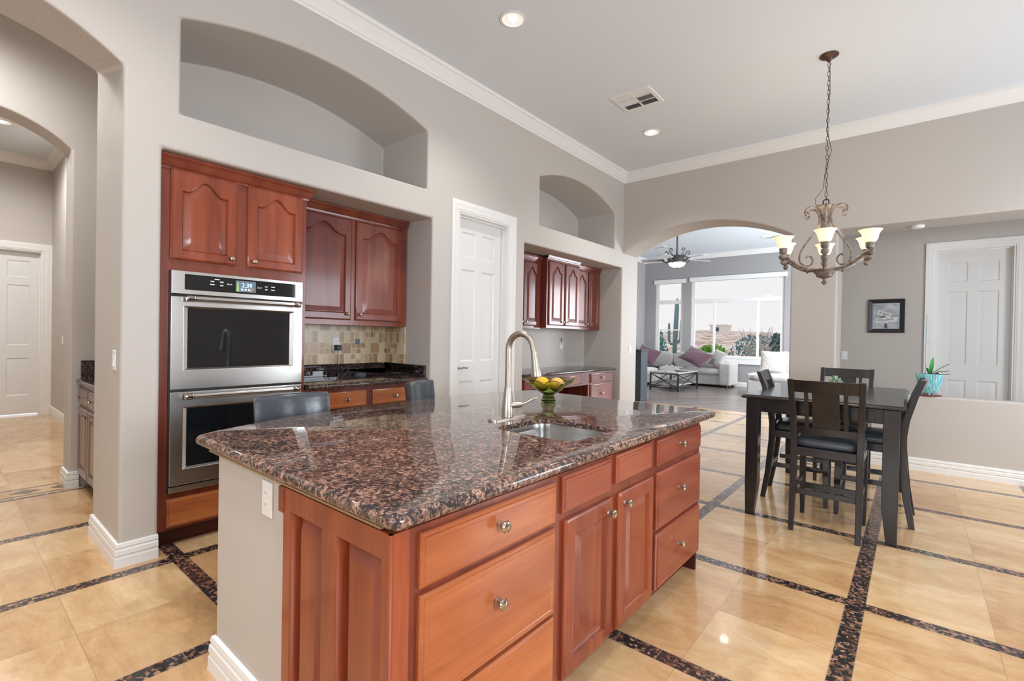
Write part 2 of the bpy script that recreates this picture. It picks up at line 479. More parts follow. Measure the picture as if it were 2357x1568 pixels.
def splash_tile():
    m = mat('travertine_mosaic', rough=0.25, spec=0.5); t = NT(m)
    g = t.n('ShaderNodeNewGeometry'); sp = t.n('ShaderNodeSeparateXYZ'); t.l(g.outputs['Position'], sp.inputs[0])
    hcoord = t.math('ADD', sp.outputs[1], t.math('MULTIPLY', sp.outputs[0], 1.0))
    cb = t.n('ShaderNodeCombineXYZ'); t.l(hcoord, cb.inputs[0]); t.l(sp.outputs[2], cb.inputs[1])

    def brick(scale, w, h, off, sq, fr):
        br = t.n('ShaderNodeTexBrick', offset=off, squash=sq, squash_frequency=fr); t.l(cb.outputs[0], br.inputs['Vector'])
        br.inputs['Scale'].default_value = scale; br.inputs['Mortar Size'].default_value = 0.0035; br.inputs['Brick Width'].default_value = w
        br.inputs['Row Height'].default_value = h; br.inputs['Bias'].default_value = 0.0
        br.inputs['Color1'].default_value = (0, 0, 0, 1); br.inputs['Color2'].default_value = (1, 1, 1, 1); br.inputs['Mortar'].default_value = (0.5, 0.5, 0.5, 1)
        return br
    b1 = brick(1.0, 0.105, 0.105, 0.35, 0.5, 2)
    b2 = brick(1.0, 0.0525, 0.0525, 0.0, 1.0, 2)
    # some of the large squares are split into four
    fx = t.math('FLOOR', t.math('DIVIDE', hcoord, 0.158)); fz = t.math('FLOOR', t.math('DIVIDE', sp.outputs[2], 0.105))
    c3 = t.n('ShaderNodeCombineXYZ'); t.l(fx, c3.inputs[0]); t.l(fz, c3.inputs[1])
    wn = t.n('ShaderNodeTexWhiteNoise', noise_dimensions='3D'); t.l(c3.outputs[0], wn.inputs['Vector'])
    sel = t.math('GREATER_THAN', wn.outputs['Value'], 0.55)
    tone = t.mix(sel, b1.outputs['Color'], b2.outputs['Color'])
    mort = t.math('MAXIMUM', b1.outputs['Fac'], t.math('MULTIPLY', sel, b2.outputs['Fac']))
    tn = t.n('ShaderNodeSeparateColor'); t.l(tone, tn.inputs[0])
    f = t.noise(g.outputs['Position'], 40, 4)
    k = t.math('ADD', t.math('MULTIPLY', tn.outputs[0], 0.7), t.math('MULTIPLY', f, 0.35))
    c = t.ramp(k, [(0.05, lin((140, 108, 80))), (0.35, lin((176, 144, 108))), (0.6, lin((200, 174, 138))), (0.85, lin((216, 200, 172))), (1.0, lin((196, 186, 170)))])
    t.l(t.mix(mort, c, lin((206, 196, 168))), t.b.inputs['Base Color'])
    t.bump(t.math('SUBTRACT', 1.0, mort), 0.4, 0.003)
    return m


M['splash'] = splash_tile()
M['bluetile'] = mat('slate_tile', lin((92, 108, 124)), 0.25)
M['bronze'] = mat('aged_bronze', lin((88, 66, 58)), 0.45, metal=0.6)
M['chand'] = mat('weathered_iron', lin((140, 130, 122)), 0.5, metal=0.3)
t = NT(M['chand']); f = t.noise(t.coords((1, 1, 1)), 38, 4)
t.l(t.ramp(f, [(0.35, lin((104, 94, 90))), (0.7, lin((160, 148, 138)))]), t.b.inputs['Base Color'])
M['shade'] = mat('frosted_glass_shade', lin((250, 236, 210)), 0.4, emit=(1.0, 0.80, 0.50), estr=0.70)
M['bulb'] = mat('glowing_bulb', (1, 1, 1), 0.4, emit=(1.0, 0.93, 0.80), estr=9.0)
M['canglow'] = mat('can_glow', (1, 1, 1), 0.4, emit=(1.0, 0.97, 0.90), estr=5.0)
M['canrefl'] = mat('can_reflector', lin((240, 238, 232)), 0.35, emit=(1.0, 0.97, 0.90), estr=0.35)
M['fanbowl'] = mat('alabaster_bowl', lin((246, 226, 200)), 0.4, emit=(1.0, 0.84, 0.66), estr=1.1)
M['fanmetal'] = mat('pewter_iron', lin((92, 92, 96)), 0.45, metal=0.5)
M['fanblade'] = mat('washed_blade', lin((176, 176, 176)), 0.45)
M['vent'] = mat('vent_white', lin((226, 226, 224)), 0.4)
M['ventdark'] = mat('vent_dark', lin((110, 110, 112)), 0.6)
M['bluegrey'] = mat('dark_cabinet_paint', lin((62, 70, 78)), 0.4)
M['sofa'] = mat('pale_upholstery', lin((190, 188, 186)), 0.85, sheen=0.3)
t = NT(M['sofa']); f = t.noise(t.coords((1, 1, 1)), 7, 4); t.bump(f, 0.35, 0.05)
M['purple'] = mat('plum_velvet', lin((84, 46, 64)), 0.6, sheen=0.6)
t = NT(M['purple']); f = t.noise(t.coords((1, 1, 2)), 9, 3); t.bump(f, 0.5, 0.05)
M['cream'] = mat('cream_fabric', lin((218, 214, 206)), 0.85)
t = NT(M['cream']); f = t.noise(t.coords((1, 1, 1)), 26, 3); t.bump(f, 0.5, 0.03)
M['tabletop'] = mat('grey_wood_top', lin((168, 164, 160)), 0.45)
M['iron'] = mat('black_iron', lin((52, 54, 58)), 0.5, metal=0.3)
M['glass'] = mat('clear_glass', (1, 1, 1), 0.0, trans=1.0, ior=1.45)
M['pane'] = None
M['greenglass'] = mat('green_glass', lin((216, 236, 160)), 0.04, trans=1.0, ior=1.2)
M['lemon'] = mat('lemon_skin', lin((238, 190, 50)), 0.45)
M['peach'] = mat('orange_skin', lin((240, 184, 98)), 0.45)
for k in ('lemon', 'peach'):
    t = NT(M[k]); f = t.noise(t.coords((1, 1, 1)), 180, 2); t.bump(f, 0.2, 0.003)
M['teal'] = mat('teal_glaze', lin((96, 186, 196)), 0.12, spec=0.6, coat=0.4)
t = NT(M['teal']); f = t.noise(t.coords((30, 30, 3)), 3, 3)
t.l(t.ramp(f, [(0.35, lin((70, 168, 184))), (0.7, lin((176, 222, 224)))]), t.b.inputs['Base Color'])
M['terracotta'] = mat('red_saucer', lin((160, 80, 72)), 0.5)
M['leaf'] = mat('orchid_leaf', lin((74, 148, 78)), 0.35, spec=0.5)
M['succulent'] = mat('succulent_leaf', lin((142, 168, 146)), 0.5)
M['bark'] = mat('orchid_bark', lin((122, 104, 86)), 0.8)
M['concrete'] = mat('pale_concrete', lin((200, 194, 186)), 0.7)
M['stem'] = mat('grey_green_stem', lin((140, 160, 160)), 0.5)
M['blackplastic'] = mat('black_plastic', lin((42, 44, 48)), 0.4)
M['greyfabric'] = mat('charcoal_mesh', lin((66, 70, 76)), 0.8)
M['frameblack'] = mat('black_frame', lin((38, 40, 44)), 0.3, coat=0.3)


def print_mat():
    m = mat('grey_sky_print', rough=0.35); t = NT(m)
    f = t.noise(t.coords((3, 3, 7)), 2.2, 5, 0.55, 0.5)
    t.l(t.ramp(f, [(0.3, lin((134, 136, 140))), (0.55, lin((166, 168, 172))), (0.8, lin((204, 206, 208)))]), t.b.inputs['Base Color'])
    return m


M['print'] = print_mat()
M['signwhite'] = mat('print_sign_white', lin((206, 208, 210)), 0.4)
M['signgrey'] = mat('print_sign_grey', lin((72, 74, 78)), 0.4)
M['display'] = mat('oven_display', (0.1, 0.12, 0.14), 0.1, emit=lin((110, 126, 140)), estr=0.55)
M['digits'] = mat('display_digits', (0.5, 0.8, 1), 0.3, emit=lin((170, 228, 255)), estr=1.0)
M['printwhite'] = mat('panel_lettering', lin((190, 194, 198)), 0.4, emit=lin((190, 196, 204)), estr=0.25)
M['dispgreen'] = mat('display_green', lin((130, 170, 90)), 0.3, emit=lin((140, 176, 96)), estr=0.6)
M['disporange'] = mat('display_orange', lin((170, 110, 90)), 0.3, emit=lin((180, 116, 92)), estr=0.6)
M['gravel'] = mat('desert_gravel', lin((196, 178, 166)), 0.9)
t = NT(M['gravel']); f = t.noise(t.coords((1, 1, 1)), 3, 6, 0.7)
t.l(t.ramp(f, [(0.35, lin((150, 120, 100))), (0.5, lin((214, 200, 192))), (0.65, lin((226, 220, 216)))]), t.b.inputs['Base Color'])
M['cactus'] = mat('cactus_skin', lin((118, 148, 158)), 0.7)
M['bushgreen'] = mat('bright_bush', lin((120, 176, 70)), 0.7)
M['bushblue'] = mat('blue_green_bush', lin((74, 128, 132)), 0.7)
M['twig'] = mat('pale_twig', lin((196, 190, 188)), 0.8)
M['stucco'] = mat('stucco', lin((236, 230, 228)), 0.8)
M['hill'] = mat('desert_hill', lin((220, 210, 204)), 0.9)
t = NT(M['hill']); f = t.noise(t.coords((1, 1, 1)), .55, 6, 0.7)
t.l(t.ramp(f, [(0.36, lin((92, 104, 84))), (0.45, lin((186, 150, 124))), (0.52, lin((232, 222, 218))), (0.62, lin((236, 228, 226))), (0.70, lin((150, 146, 120)))]), t.b.inputs['Base Color'])
M['grass'] = mat('green_gap', lin((110, 140, 70)), 0.8)


def pane_mat():
    m = bpy.data.materials.new('window_pane'); m.use_nodes = True; nt = m.node_tree
    for n in list(nt.nodes): nt.nodes.remove(n)
    o = nt.nodes.new('ShaderNodeOutputMaterial'); mx = nt.nodes.new('ShaderNodeMixShader')
    tr = nt.nodes.new('ShaderNodeBsdfTransparent'); gl = nt.nodes.new('ShaderNodeBsdfGlossy'); gl.inputs['Roughness'].default_value = 0.02
    mx.inputs[0].default_value = 0.05
    nt.links.new(tr.outputs[0], mx.inputs[1]); nt.links.new(gl.outputs[0], mx.inputs[2]); nt.links.new(mx.outputs[0], o.inputs[0])
    return m


M['pane'] = pane_mat()

# ------------------------------------------------------------------ setting: dimensions
XW = -3.43      # left (cabinet) wall
YB = 6.70       # wall with the wide arch
YB2 = 7.20
ZC = 3.83       # kitchen ceiling
XR = 2.80; YR = -3.0

# floors
mb = MB(); mb.box(-10.6, 3.0, -3.2, 9.76, -0.12, 0.0); struct(mb.build('floor', M['floor'], smooth=0))
mb = MB(); mb.box(-7.2, 3.0, 9.765, 15.35, -0.12, 0.0); struct(mb.build('floor_living', M['woodfloor'], smooth=0))

# left wall with arch, recesses and niches
A1 = lambda y0, y1: arc(-0.119, 1.821, 1.2765, y0, y1)
A1B = lambda y0, y1: arc(-0.119, 1.481, 1.723, y0, y1)
YJ0, YJ1 = -0.916, 0.668
KR = (0.853, 2.935, 2.425)     # kitchen recess y0,y1,ztop
DR = (4.300, 6.680, 2.420)     # desk recess
PD = (3.262, 4.020, 2.560)     # pantry door opening
XK, XD = -4.12, -4.09
arch = A1(YJ1, YJ0)
outer = [(YJ1, 0), (KR[0], 0), (KR[0], KR[2]), (KR[1], KR[2]), (KR[1], 0), (PD[0], 0), (PD[0], PD[2]), (PD[1], PD[2]), (PD[1], 0),
         (DR[0], 0), (DR[0], DR[2]), (DR[1], DR[2]), (DR[1], 0), (YB2, 0), (YB2, ZC), (YR, ZC), (YR, 0), (YJ0, 0)] + arch[::-1]
n1 = [(0.943, 2.657)] + [(2.865, 2.675)] + arc(1.861, 0.642, 2.750, 2.865, 0.943)
n2 = [(4.572, 2.673)] + [(6.435, 2.673)] + arc(5.444, 1.040, 2.3696, 6.435, 4.572)
mb = MB()
plane_face(mb, [outer, n1, n2], lambda a, b: (XW, a, b), 0.14)


def ret(mb, chain, xb):
    for (a, b), (c, d) in zip(chain[:-1], chain[1:]):
        mb.quad((XW, a, b), (XW, c, d), (xb, c, d), (xb, a, b))


for n, xb in ((n1, -4.125), (n2, -4.085)):
    ret(mb, n + [n[0]], xb)
    plane_face(mb, [n], lambda a, b, xb=xb: (xb, a, b))
for (y0, y1, zt), xb in ((KR, XK), (DR, XD)):
    ret(mb, [(y0, 0), (y0, zt), (y1, zt), (y1, 0)], xb)
    mb.quad((xb, y0, 0), (xb, y1, 0), (xb, y1, zt), (xb, y0, zt))
ret(mb, [(PD[0], 0), (PD[0], PD[2]), (PD[1], PD[2]), (PD[1], 0)], -3.60)
XA = -4.11
ab = A1B(YJ1, YJ0)
fr = [(YJ1, 0)] + arch + [(YJ0, 0)]; bk = [(YJ1, 0)] + ab + [(YJ0, 0)]
for i in range(len(fr) - 1):
    mb.quad((XW, *fr[i]), (XW, *fr[i + 1]), (XA, *bk[i + 1]), (XA, *bk[i]))
struct(mb.build('wall_left', M['wall'], bevel=0.018, smooth=0, seg=3))
# back face of the arch wall (vestibule side)
mb = MB()
plane_face(mb, [[(YJ1, 0), (0.86, 0), (0.86, ZC), (-1.6, ZC), (-1.6, 0), (YJ0, 0)] + ab[::-1]], lambda a, b: (XA, a, b))
# niche wall behind the hall cabinets, second arch, hall walls
mb.quad((XA - .045, 0.86, 0), (XA - .045, 1.42, 0), (XA - .045, 1.42, ZC), (XA - .045, 0.86, ZC))
mb.quad((XA, 0.86, 0), (XA - .045, 0.86, 0), (XA - .045, 0.86, ZC), (XA, 0.86, ZC))
mb.quad((XA - .045, 1.42, 0), (-5.46, 1.42, 0), (-5.46, 1.42, ZC), (XA - .045, 1.42, ZC))
struct(mb.build('wall_vestibule', M['wall'], smooth=0))
A2 = arc(0.174, 2.2535, 0.8128, 0.726, -0.378)
mb = MB()
o2 = [(0.726, 0), (1.42, 0), (1.42, ZC), (-1.6, ZC), (-1.6, 0), (-0.378, 0)] + A2[::-1]
plane_face(mb, [o2], lambda a, b: (-5.46, a, b))
fr = [(0.726, 0)] + A2 + [(-0.378, 0)]
for i in range(len(fr) - 1):
    mb.quad((-5.46, *fr[i]), (-5.46, *fr[i + 1]), (-5.73, *fr[i + 1]), (-5.73, *fr[i]))
plane_face(mb, [[(0.726, 0), (1.17, 0), (1.17, 3.95), (-1.6, 3.95), (-1.6, 0), (-0.378, 0)] + A2[::-1]], lambda a, b: (-5.73, a, b))
struct(mb.build('wall_hall_arch', M['wall'], bevel=0.014, smooth=0, seg=2))
mb = MB()
mb.quad((-5.73, 1.17, 0), (-10.45, 1.17, 0), (-10.45, 1.17, 3.95), (-5.73, 1.17, 3.95))
mb.quad((-10.45, 1.17, 2.54), (-10.45, -1.6, 2.54), (-10.45, -1.6, 3.95), (-10.45, 1.17, 3.95))
mb.quad((-10.45, 1.17, 0), (-10.45, 1.065, 0), (-10.45, 1.065, 2.54), (-10.45, 1.17, 2.54))
mb.quad((-10.45, 0.205, 0), (-10.45, -1.6, 0), (-10.45, -1.6, 2.54), (-10.45, 0.205, 2.54))
mb.quad((-10.45, -1.6, 0), (XA, -1.6, 0), (XA, -1.6, 3.95), (-10.45, -1.6, 3.95))
struct(mb.build('wall_hall', M['wall'], smooth=0))
mb = MB(); mb.box(-10.45, -5.73, -1.6, 1.17, 3.95, 4.05); mb.box(-5.46, XA, -1.6, 1.42, ZC, 4.05)
struct(mb.build('ceiling_hall', M['ceiling'], smooth=0))

# back wall with wide arch, column, header
mb = MB()
ba = arc(-2.2896, 0.815, 2.15365, XW, -1.181)
XC = -0.705
oo = ba + [(-1.181, 0), (XC, 0), (XC, 2.655), (XR, 2.655), (XR, ZC), (XW, ZC)]
plane_face(mb, [oo], lambda a, b: (a, YB, b), 0.2)
plane_face(mb, [[(p[0], p[1]) for p in oo]], lambda a, b: (a, YB2, b))
ch = ba + [(-1.181, 0)]
for p, q in zip(ch[:-1], ch[1:]): mb.quad((p[0], YB, p[1]), (q[0], YB, q[1]), (q[0], YB2, q[1]), (p[0], YB2, p[1]))
for p, q in zip([(XC, 0), (XC, 2.655)], [(XC, 2.655), (XR, 2.655)]): mb.quad((p[0], YB, p[1]), (q[0], YB, q[1]), (q[0], YB2, q[1]), (p[0], YB2, p[1]))
struct(mb.build('wall_back', M['wall'], bevel=0.018, smooth=0, seg=3))
# half wall
mb = MB(); mb.box(XC + 0.001, XR, YB, YB + 0.17, 0, 0.795)
struct(mb.build('wall_half', M['wall'], bevel=0.02, seg=3))
# hall beyond the half wall
YH = 8.40
mb = MB()
dxa, dxb, dzt = 0.185, 0.925, 2.575
plane_face(mb, [[(-0.93, 0), (dxa, 0), (dxa, dzt), (dxb, dzt), (dxb, 0), (XR, 0), (XR, 3.2), (-0.93, 3.2)]], lambda a, b: (a, YH, b))
mb.quad((-0.93, YB2, 0), (-0.93, YH, 0), (-0.93, YH, 3.2), (-0.93, YB2, 3.2))
struct(mb.build('wall_gallery', M['wall'], smooth=0))
mb = MB(); mb.box(-0.93, XR, YB2, YH, 3.2, 3.3); struct(mb.build('ceiling_gallery', M['ceiling'], smooth=0))
# kitchen ceiling, right and rear walls (with window openings)
mb = MB(); mb.box(XW - 0.02, XR, YR, YB, ZC, ZC + 0.15); struct(mb.build('ceiling', M['ceiling'], smooth=0))
mb = MB()
plane_face(mb, [[(YR, 0), (YH, 0), (YH, ZC), (YR, ZC)], [(4.70, 0.7), (6.40, 0.7), (6.40, 2.6), (4.70, 2.6)], [(-0.2, 1.15), (1.4, 1.15), (1.4, 2.35), (-0.2, 2.35)]], lambda a, b: (XR, a, b))
struct(mb.build('wall_right', M['wall'], smooth=0))
mb = MB()
plane_face(mb, [[(XW, 0), (XR, 0), (XR, ZC), (XW, ZC)], [(-1.4, 0.8), (1.0, 0.8), (1.0, 2.6), (-1.4, 2.6)]], lambda a, b: (a, YR, b))
struct(mb.build('wall_rear', M['wall'], smooth=0))

# living room shell
XL, YF, ZL, XLR = -6.95, 15.20, 4.0, 1.5
W1 = (-6.565, -5.655, 0.80, 3.25); W2 = (-5.405, -2.815, 0.80, 3.27)
mb = MB()
rect = lambda a0, a1, b0, b1: [(a0, b0), (a1, b0), (a1, b1), (a0, b1)]
plane_face(mb, [rect(XL, XLR, 0, ZL), rect(*W1), rect(*W2)], lambda a, b: (a, YF, b))
for w in (W1, W2):
    r4 = rect(*w)
    for i in range(4):
        p, q = r4[i], r4[(i + 1) % 4]; mb.quad((p[0], YF, p[1]), (q[0], YF, q[1]), (q[0], YF + 0.16, q[1]), (p[0], YF + 0.16, p[1]))
struct(mb.build('wall_living_far', M['wall_cool'], smooth=0))
mb = MB()
mb.quad((XL, YB2, 0), (XL, YF, 0), (XL, YF, ZL), (XL, YB2, ZL))
mb.quad((XL, YB2, 0), (XW, YB2, 0), (XW, YB2, ZL), (XL, YB2, ZL))
struct(mb.build('wall_living_left', M['wall_cool'], smooth=0))
mb = MB()
plane_face(mb, [rect(YH, YF, 0, ZL), rect(9.5, 14.1, 0.55, 2.95)], lambda a, b: (XLR, a, b))  # unseen opening, assumed for the added daylight lamp
mb.quad((-0.93, YH + 0.22, 0), (XLR, YH + 0.22, 0), (XLR, YH + 0.22, ZL), (-0.93, YH + 0.22, ZL))
mb.quad((-0.94, YB2, 0), (-0.94, YH, 0), (-0.94, YH, ZL), (-0.94, YB2, ZL))
struct(mb.build('wall_living_right', M['wall_cool'], smooth=0))
mb = MB(); mb.box(XL, XLR, YB2, YF, ZL, ZL + 0.1); struct(mb.build('ceiling_living', M['ceiling'], smooth=0))

# ---- crown mouldings and baseboards
CR = [(0.0, 0.135), (0.012, 0.135), (0.016, 0.118), (0.028, 0.110), (0.050, 0.075), (0.078, 0.045), (0.086, 0.034), (0.100, 0.028), (0.104, 0.0)]   # out from wall, down from ceiling
BBP = [(0.0, 0.135), (0.012, 0.130), (0.016, 0.112), (0.012, 0.104), (0.018, 0.094), (0.020, 0.070), (0.014, 0.062), (0.020, 0.050), (0.022, 0.0), (0.0, 0.0)]


def moulding(mb, path, prof, zbase, sgn):
    """sweep profile along a horizontal path [(x,y)...]; material lies to the left of travel"""
    n = len(path); P = [Vector((p[0], p[1])) for p in path]; ls = []
    for i in range(n):
        d0 = (P[i] - P[i - 1]).normalized() if i > 0 else (P[1] - P[0]).normalized()
        d1 = (P[i + 1] - P[i]).normalized() if i < n - 1 else d0
        n0 = Vector((-d0.y, d0.x)); n1_ = Vector((-d1.y, d1.x)); m = (n0 + n1_); m = m / max(1e-6, (1 + n0.dot(n1_)))
        ls.append([(P[i].x + m.x * o, P[i].y + m.y * o, zbase + sgn * z) for o, z in prof])
    mb.loops(ls, False); return mb


mb = MB(); moulding(mb, [(XW, YR), (XW, YB), (XR, YB)][::-1], [(a, b) for a, b in CR], ZC, -1)
struct(mb.build('trim_crown_kitchen', M['trim'], smooth=20))
mb = MB(); moulding(mb, [(XLR, YF), (XL, YF), (XL, YB2)], CR, ZL, -1)
struct(mb.build('trim_crown_living', M['trim'], smooth=20))
mb = MB(); moulding(mb, [(-5.73, 1.17), (-10.45, 1.17), (-10.45, -1.6)], CR, 3.95, -1)
struct(mb.build('trim_crown_hall', M['trim'], smooth=20))


def baseboard(name, path):
    mb = MB(); moulding(mb, path, BBP, 0, 1); return struct(mb.build(name, M['trim'], smooth=20))


baseboard('baseboard_pillar', [(XW, KR[0]), (XW, YJ1), (XA, YJ1), (XA, 0.80)])
baseboard('baseboard_left', [(XW, 3.155), (XW, KR[1])])
baseboard('baseboard_desk', [(XW, DR[0]), (XW, 4.13)])
baseboard('baseboard_corner', [(XW, YB2), (XW, DR[1])])
baseboard('baseboard_back', [(XR, YB), (-1.181, YB), (-1.181, YB2)])
baseboard('baseboard_post', [(-5.46, 0.79), (-5.46, 0.726), (-5.73, 0.726)])
baseboard('baseboard_hall', [(-5.73, 1.17), (-10.45, 1.17)])
baseboard('baseboard_living', [(XLR, YF), (XL, YF), (XL, YB2)])

# ------------------------------------------------------------------ doors
AX = {
    '+x': lambda o: (lambda u, v, w: (o[0] + w, o[1] + u, o[2] + v)),    # faces +x, u along +y
    '-y': lambda o: (lambda u, v, w: (o[0] + u, o[1] - w, o[2] + v)),    # faces -y, u along +x
    '+y': lambda o: (lambda u, v, w: (o[0] + u, o[1] + w, o[2] + v)),
}


def six_panel(mb, f, W, H):
    st = 0.11; mid = 0.10; pw = (W - 2 * st - mid) / 2
    rows = [(0.20, 0.27), (0.335, 0.405 + 0.0), (0.0, 0.0)]
    zs = [(0.115 * H, 0.345 * H), (0.425 * H, 0.795 * H), (0.845 * H, 0.945 * H)]
    us = [(st, st + pw), (st + pw + mid, W - st)]
    holes = [[(u0, z0), (u1, z0), (u1, z1), (u0, z1)] for u0, u1 in us for z0, z1 in zs]
    plane_face(mb, [[(0, 0), (W, 0), (W, H), (0, H)]] + holes, lambda a, b: f(a, b, 0))
    for h in holes:
        (u0, z0), (u1, z1) = h[0], h[2]
        ls = []
        for ins, w in ((0, 0), (0.012, -0.010), (0.020, -0.010), (0.050, -0.003), (0.052, -0.003)):
            ls.append([f(u0 + ins, z0 + ins, w), f(u1 - ins, z0 + ins, w), f(u1 - ins, z1 - ins, w), f(u0 + ins, z1 - ins, w)])
        mb.loops(ls, True, False, True)
    c = [f(0, 0, 0), f(W, 0, 0), f(W, H, 0), f(0, H, 0)]; d = [f(0, 0, -.035), f(W, 0, -.035), f(W, H, -.035), f(0, H, -.035)]
    mb.loops([c, d], True, False, True)


def casing(mb, f, W, H, cw=0.102, left=True):
    # three mitred pieces with a stepped profile
    prof = [(0.0, 0.0), (0.0, 0.010), (0.015, 0.013), (0.020, 0.017), (cw * .62, 0.020), (cw * .70, 0.024), (cw, 0.024), (cw, 0.0)]
    path = [(0, 0), (0, H), (W, H), (W, 0)]
    ls = []
    for i, (u, v) in enumerate(path):
        sx = -1 if u == 0 else 1
        ls.append([f(u + sx * o, v + (o if i in (1, 2) else 0), w) for o, w in prof])
    mb.loops(ls, False)


def jamb(mb, f, W, H, d0=0.0, d1=-0.17):
    th = 0.018
    for w0, w1, t_ in ((d0, d1, th),):
        p = [(0, 0), (0, H), (W, H), (W, 0)]; q = [(th, 0), (th, H - th), (W - th, H - th), (W - th, 0)]
        ls = [[f(a, b, w0) for a, b in p], [f(a, b, w0) for a, b in q], [f(a, b, w1) for a, b in q]]
        mb.loops(ls, False)
    # stop strip
    a0 = th; s2 = th + 0.014; wa, wb = -0.060, -0.085
    q = [(a0, 0), (a0, H - a0), (W - a0, H - a0), (W - a0, 0)]; r = [(s2, 0), (s2, H - s2), (W - s2, H - s2), (W - s2, 0)]
    mb.loops([[f(a, b, wa) for a, b in q], [f(a, b, wa) for a, b in r], [f(a, b, wb) for a, b in r], [f(a, b, wb) for a, b in q]], False)


def lever(parent, f, u, v, sgn):
    mb = MB()
    p = f(u, v, 0); ax = Vector(f(0, 0, 1)) - Vector(f(0, 0, 0))
    mb.lathe_ax([(0.0, 0), (0.032, 0.0), (0.032, 0.006), (0.022, 0.012), (0.012, 0.016), (0.010, 0.05)], p, ax)
    mb.tube([f(u, v, 0.045), f(u + sgn * .02, v, 0.055), f(u + sgn * .06, v + .006, 0.057), f(u + sgn * .10, v - .004, 0.055), f(u + sgn * .125, v + .004, 0.053)], [0.010, 0.010, 0.009, 0.008, 0.006], 8)
    return mb.build('door_handle', M['nickel'], parent)


# pantry door
d = sthing('door_1', (XW, PD[0], 0)); f = AX['+x']((XW, PD[0], 0)); W_, H_ = PD[1] - PD[0], PD[2]
mb = MB(); casing(mb, f, W_, H_); mb.build('door_casing', M['trim'], d)
mb = MB(); jamb(mb, f, W_, H_); mb.build('door_jamb', M['trim'], d)
g = AX['+x']((XW - 0.088, PD[0] + 0.022, 0.01)); mb = MB(); six_panel(mb, g, W_ - 0.044, H_ - 0.035); lf = mb.build('door_leaf', M['doorwhite'], d)
lever(lf, g, 0.05, 1.01, 1)
# hall door
f = AX['+x']((-10.45, 0.205, 0)); d = sthing('door_2', (-10.45, 0.205, 0)); W_, H_ = 0.86, 2.54
mb = MB(); casing(mb, f, W_, H_, 0.11); mb.build('door_casing', M['trim'], d)
mb = MB(); jamb(mb, f, W_, H_); mb.build('door_jamb', M['trim'], d)
g = AX['+x']((-10.54, 0.227, 0.025)); mb = MB(); six_panel(mb, g, W_ - 0.044, H_ - 0.05); mb.build('door_leaf', M['doorwhite'], d)
# gallery door
f = AX['-y']((dxa, YH, 0)); d = sthing('door_3', (dxa, YH, 0)); W_, H_ = dxb - dxa, dzt
mb = MB(); casing(mb, f, W_, H_, 0.095); mb.build('door_casing', M['trim'], d)
mb = MB(); jamb(mb, f, W_, H_); mb.build('door_jamb', M['trim'], d)
g = AX['-y']((dxa + 0.022, YH + 0.088, 0.01)); mb = MB(); six_panel(mb, g, W_ - 0.044, H_ - 0.035); mb.build('door_leaf', M['doorwhite'], d)

# ------------------------------------------------------------------ living room windows
def win_frame(mb, x0, x1, z0, z1, t, y0, y1):
    mb.box(x0, x0 + t, y0, y1, z0, z1); mb.box(x1 - t, x1, y0, y1, z0, z1)
    mb.box(x0 + t, x1 - t, y0, y1, z0, z0 + t); mb.box(x0 + t, x1 - t, y0, y1, z1 - t, z1)


for idx, (w, mull, rail2) in enumerate(((W1, [], 1.66), (W2, [-4.72 + 0.0, -3.50], None))):
    x0, x1, z0, z1 = w
    d = sthing('window_%d' % (idx + 1), (x0, YF, z0))
    mb = MB(); y0, y1 = YF + 0.05, YF + 0.12
    win_frame(mb, x0, x1, z0, z1, 0.10, y0, y1)
    zt0, zt1 = 2.50, 2.62
    mb.box(x0 + .1, x1 - .1, y0, y1, zt0, zt1)
    for m_ in mull: mb.box(m_ - 0.028, m_ + 0.028, y0 - .01, y1, z0 + .1, zt0)
    if rail2: mb.box(x0 + .1, x1 - .1, y0, y1, rail2 - 0.02, rail2 + 0.02)
    mb.build('window_frame', M['trim'], d, smooth=0)
    mb = MB(); mb.box(x0 - 0.06, x1 + 0.06, YF - 0.035, YF + 0.03, z1 - 0.10, z1 + 0.03); mb.build('window_header', M['trim'], d, smooth=0)
    mb = MB(); mb.box(x0 - 0.06, x1 + 0.06, YF - 0.05, YF + 0.06, z0 - 0.14, z0 - 0.0); mb.build('window_sill', M['trim'], d, smooth=0)
    xs = [x0 + .1] + mull + [x1 - .1]
    def pane(a, b, c, e):
        q = MB(); q.quad((a, YF + 0.09, c), (b, YF + 0.09, c), (b, YF + 0.09, e), (a, YF + 0.09, e)); q.build('window_pane', M['pane'], d, smooth=0)
    pane(x0 + .1, x1 - .1, zt1, z1 - .1)
    if rail2:
        pane(x0 + .1, x1 - .1, rail2 + .02, zt0); pane(x0 + .1, x1 - .1, z0 + .1, rail2 - .02)
    else:
        for a, b in zip(xs[:-1], xs[1:]): pane(a, b, z0 + .1, zt0)

# ------------------------------------------------------------------ cabinet fronts
NS = 20


def contour(u0, u1, v0, v1, rise=0.0, shoulder=0.80):
    pts = []
    for i in range(NS): pts.append((u0 + (u1 - u0) * i / NS, v0))
    for i in range(6): pts.append((u1, v0 + (v1 - rise - v0) * i / 6))
    for i in range(NS):
        tt = 1 - 2 * i / NS
        b = 0.5 * (1 + math.cos(PI * min(1, abs(tt) / shoulder)))
        pts.append((u1 - (u1 - u0) * i / NS, v1 - rise + rise * b))
    for i in range(6): pts.append((u0, v1 - rise - (v1 - rise - v0) * i / 6))
    return pts


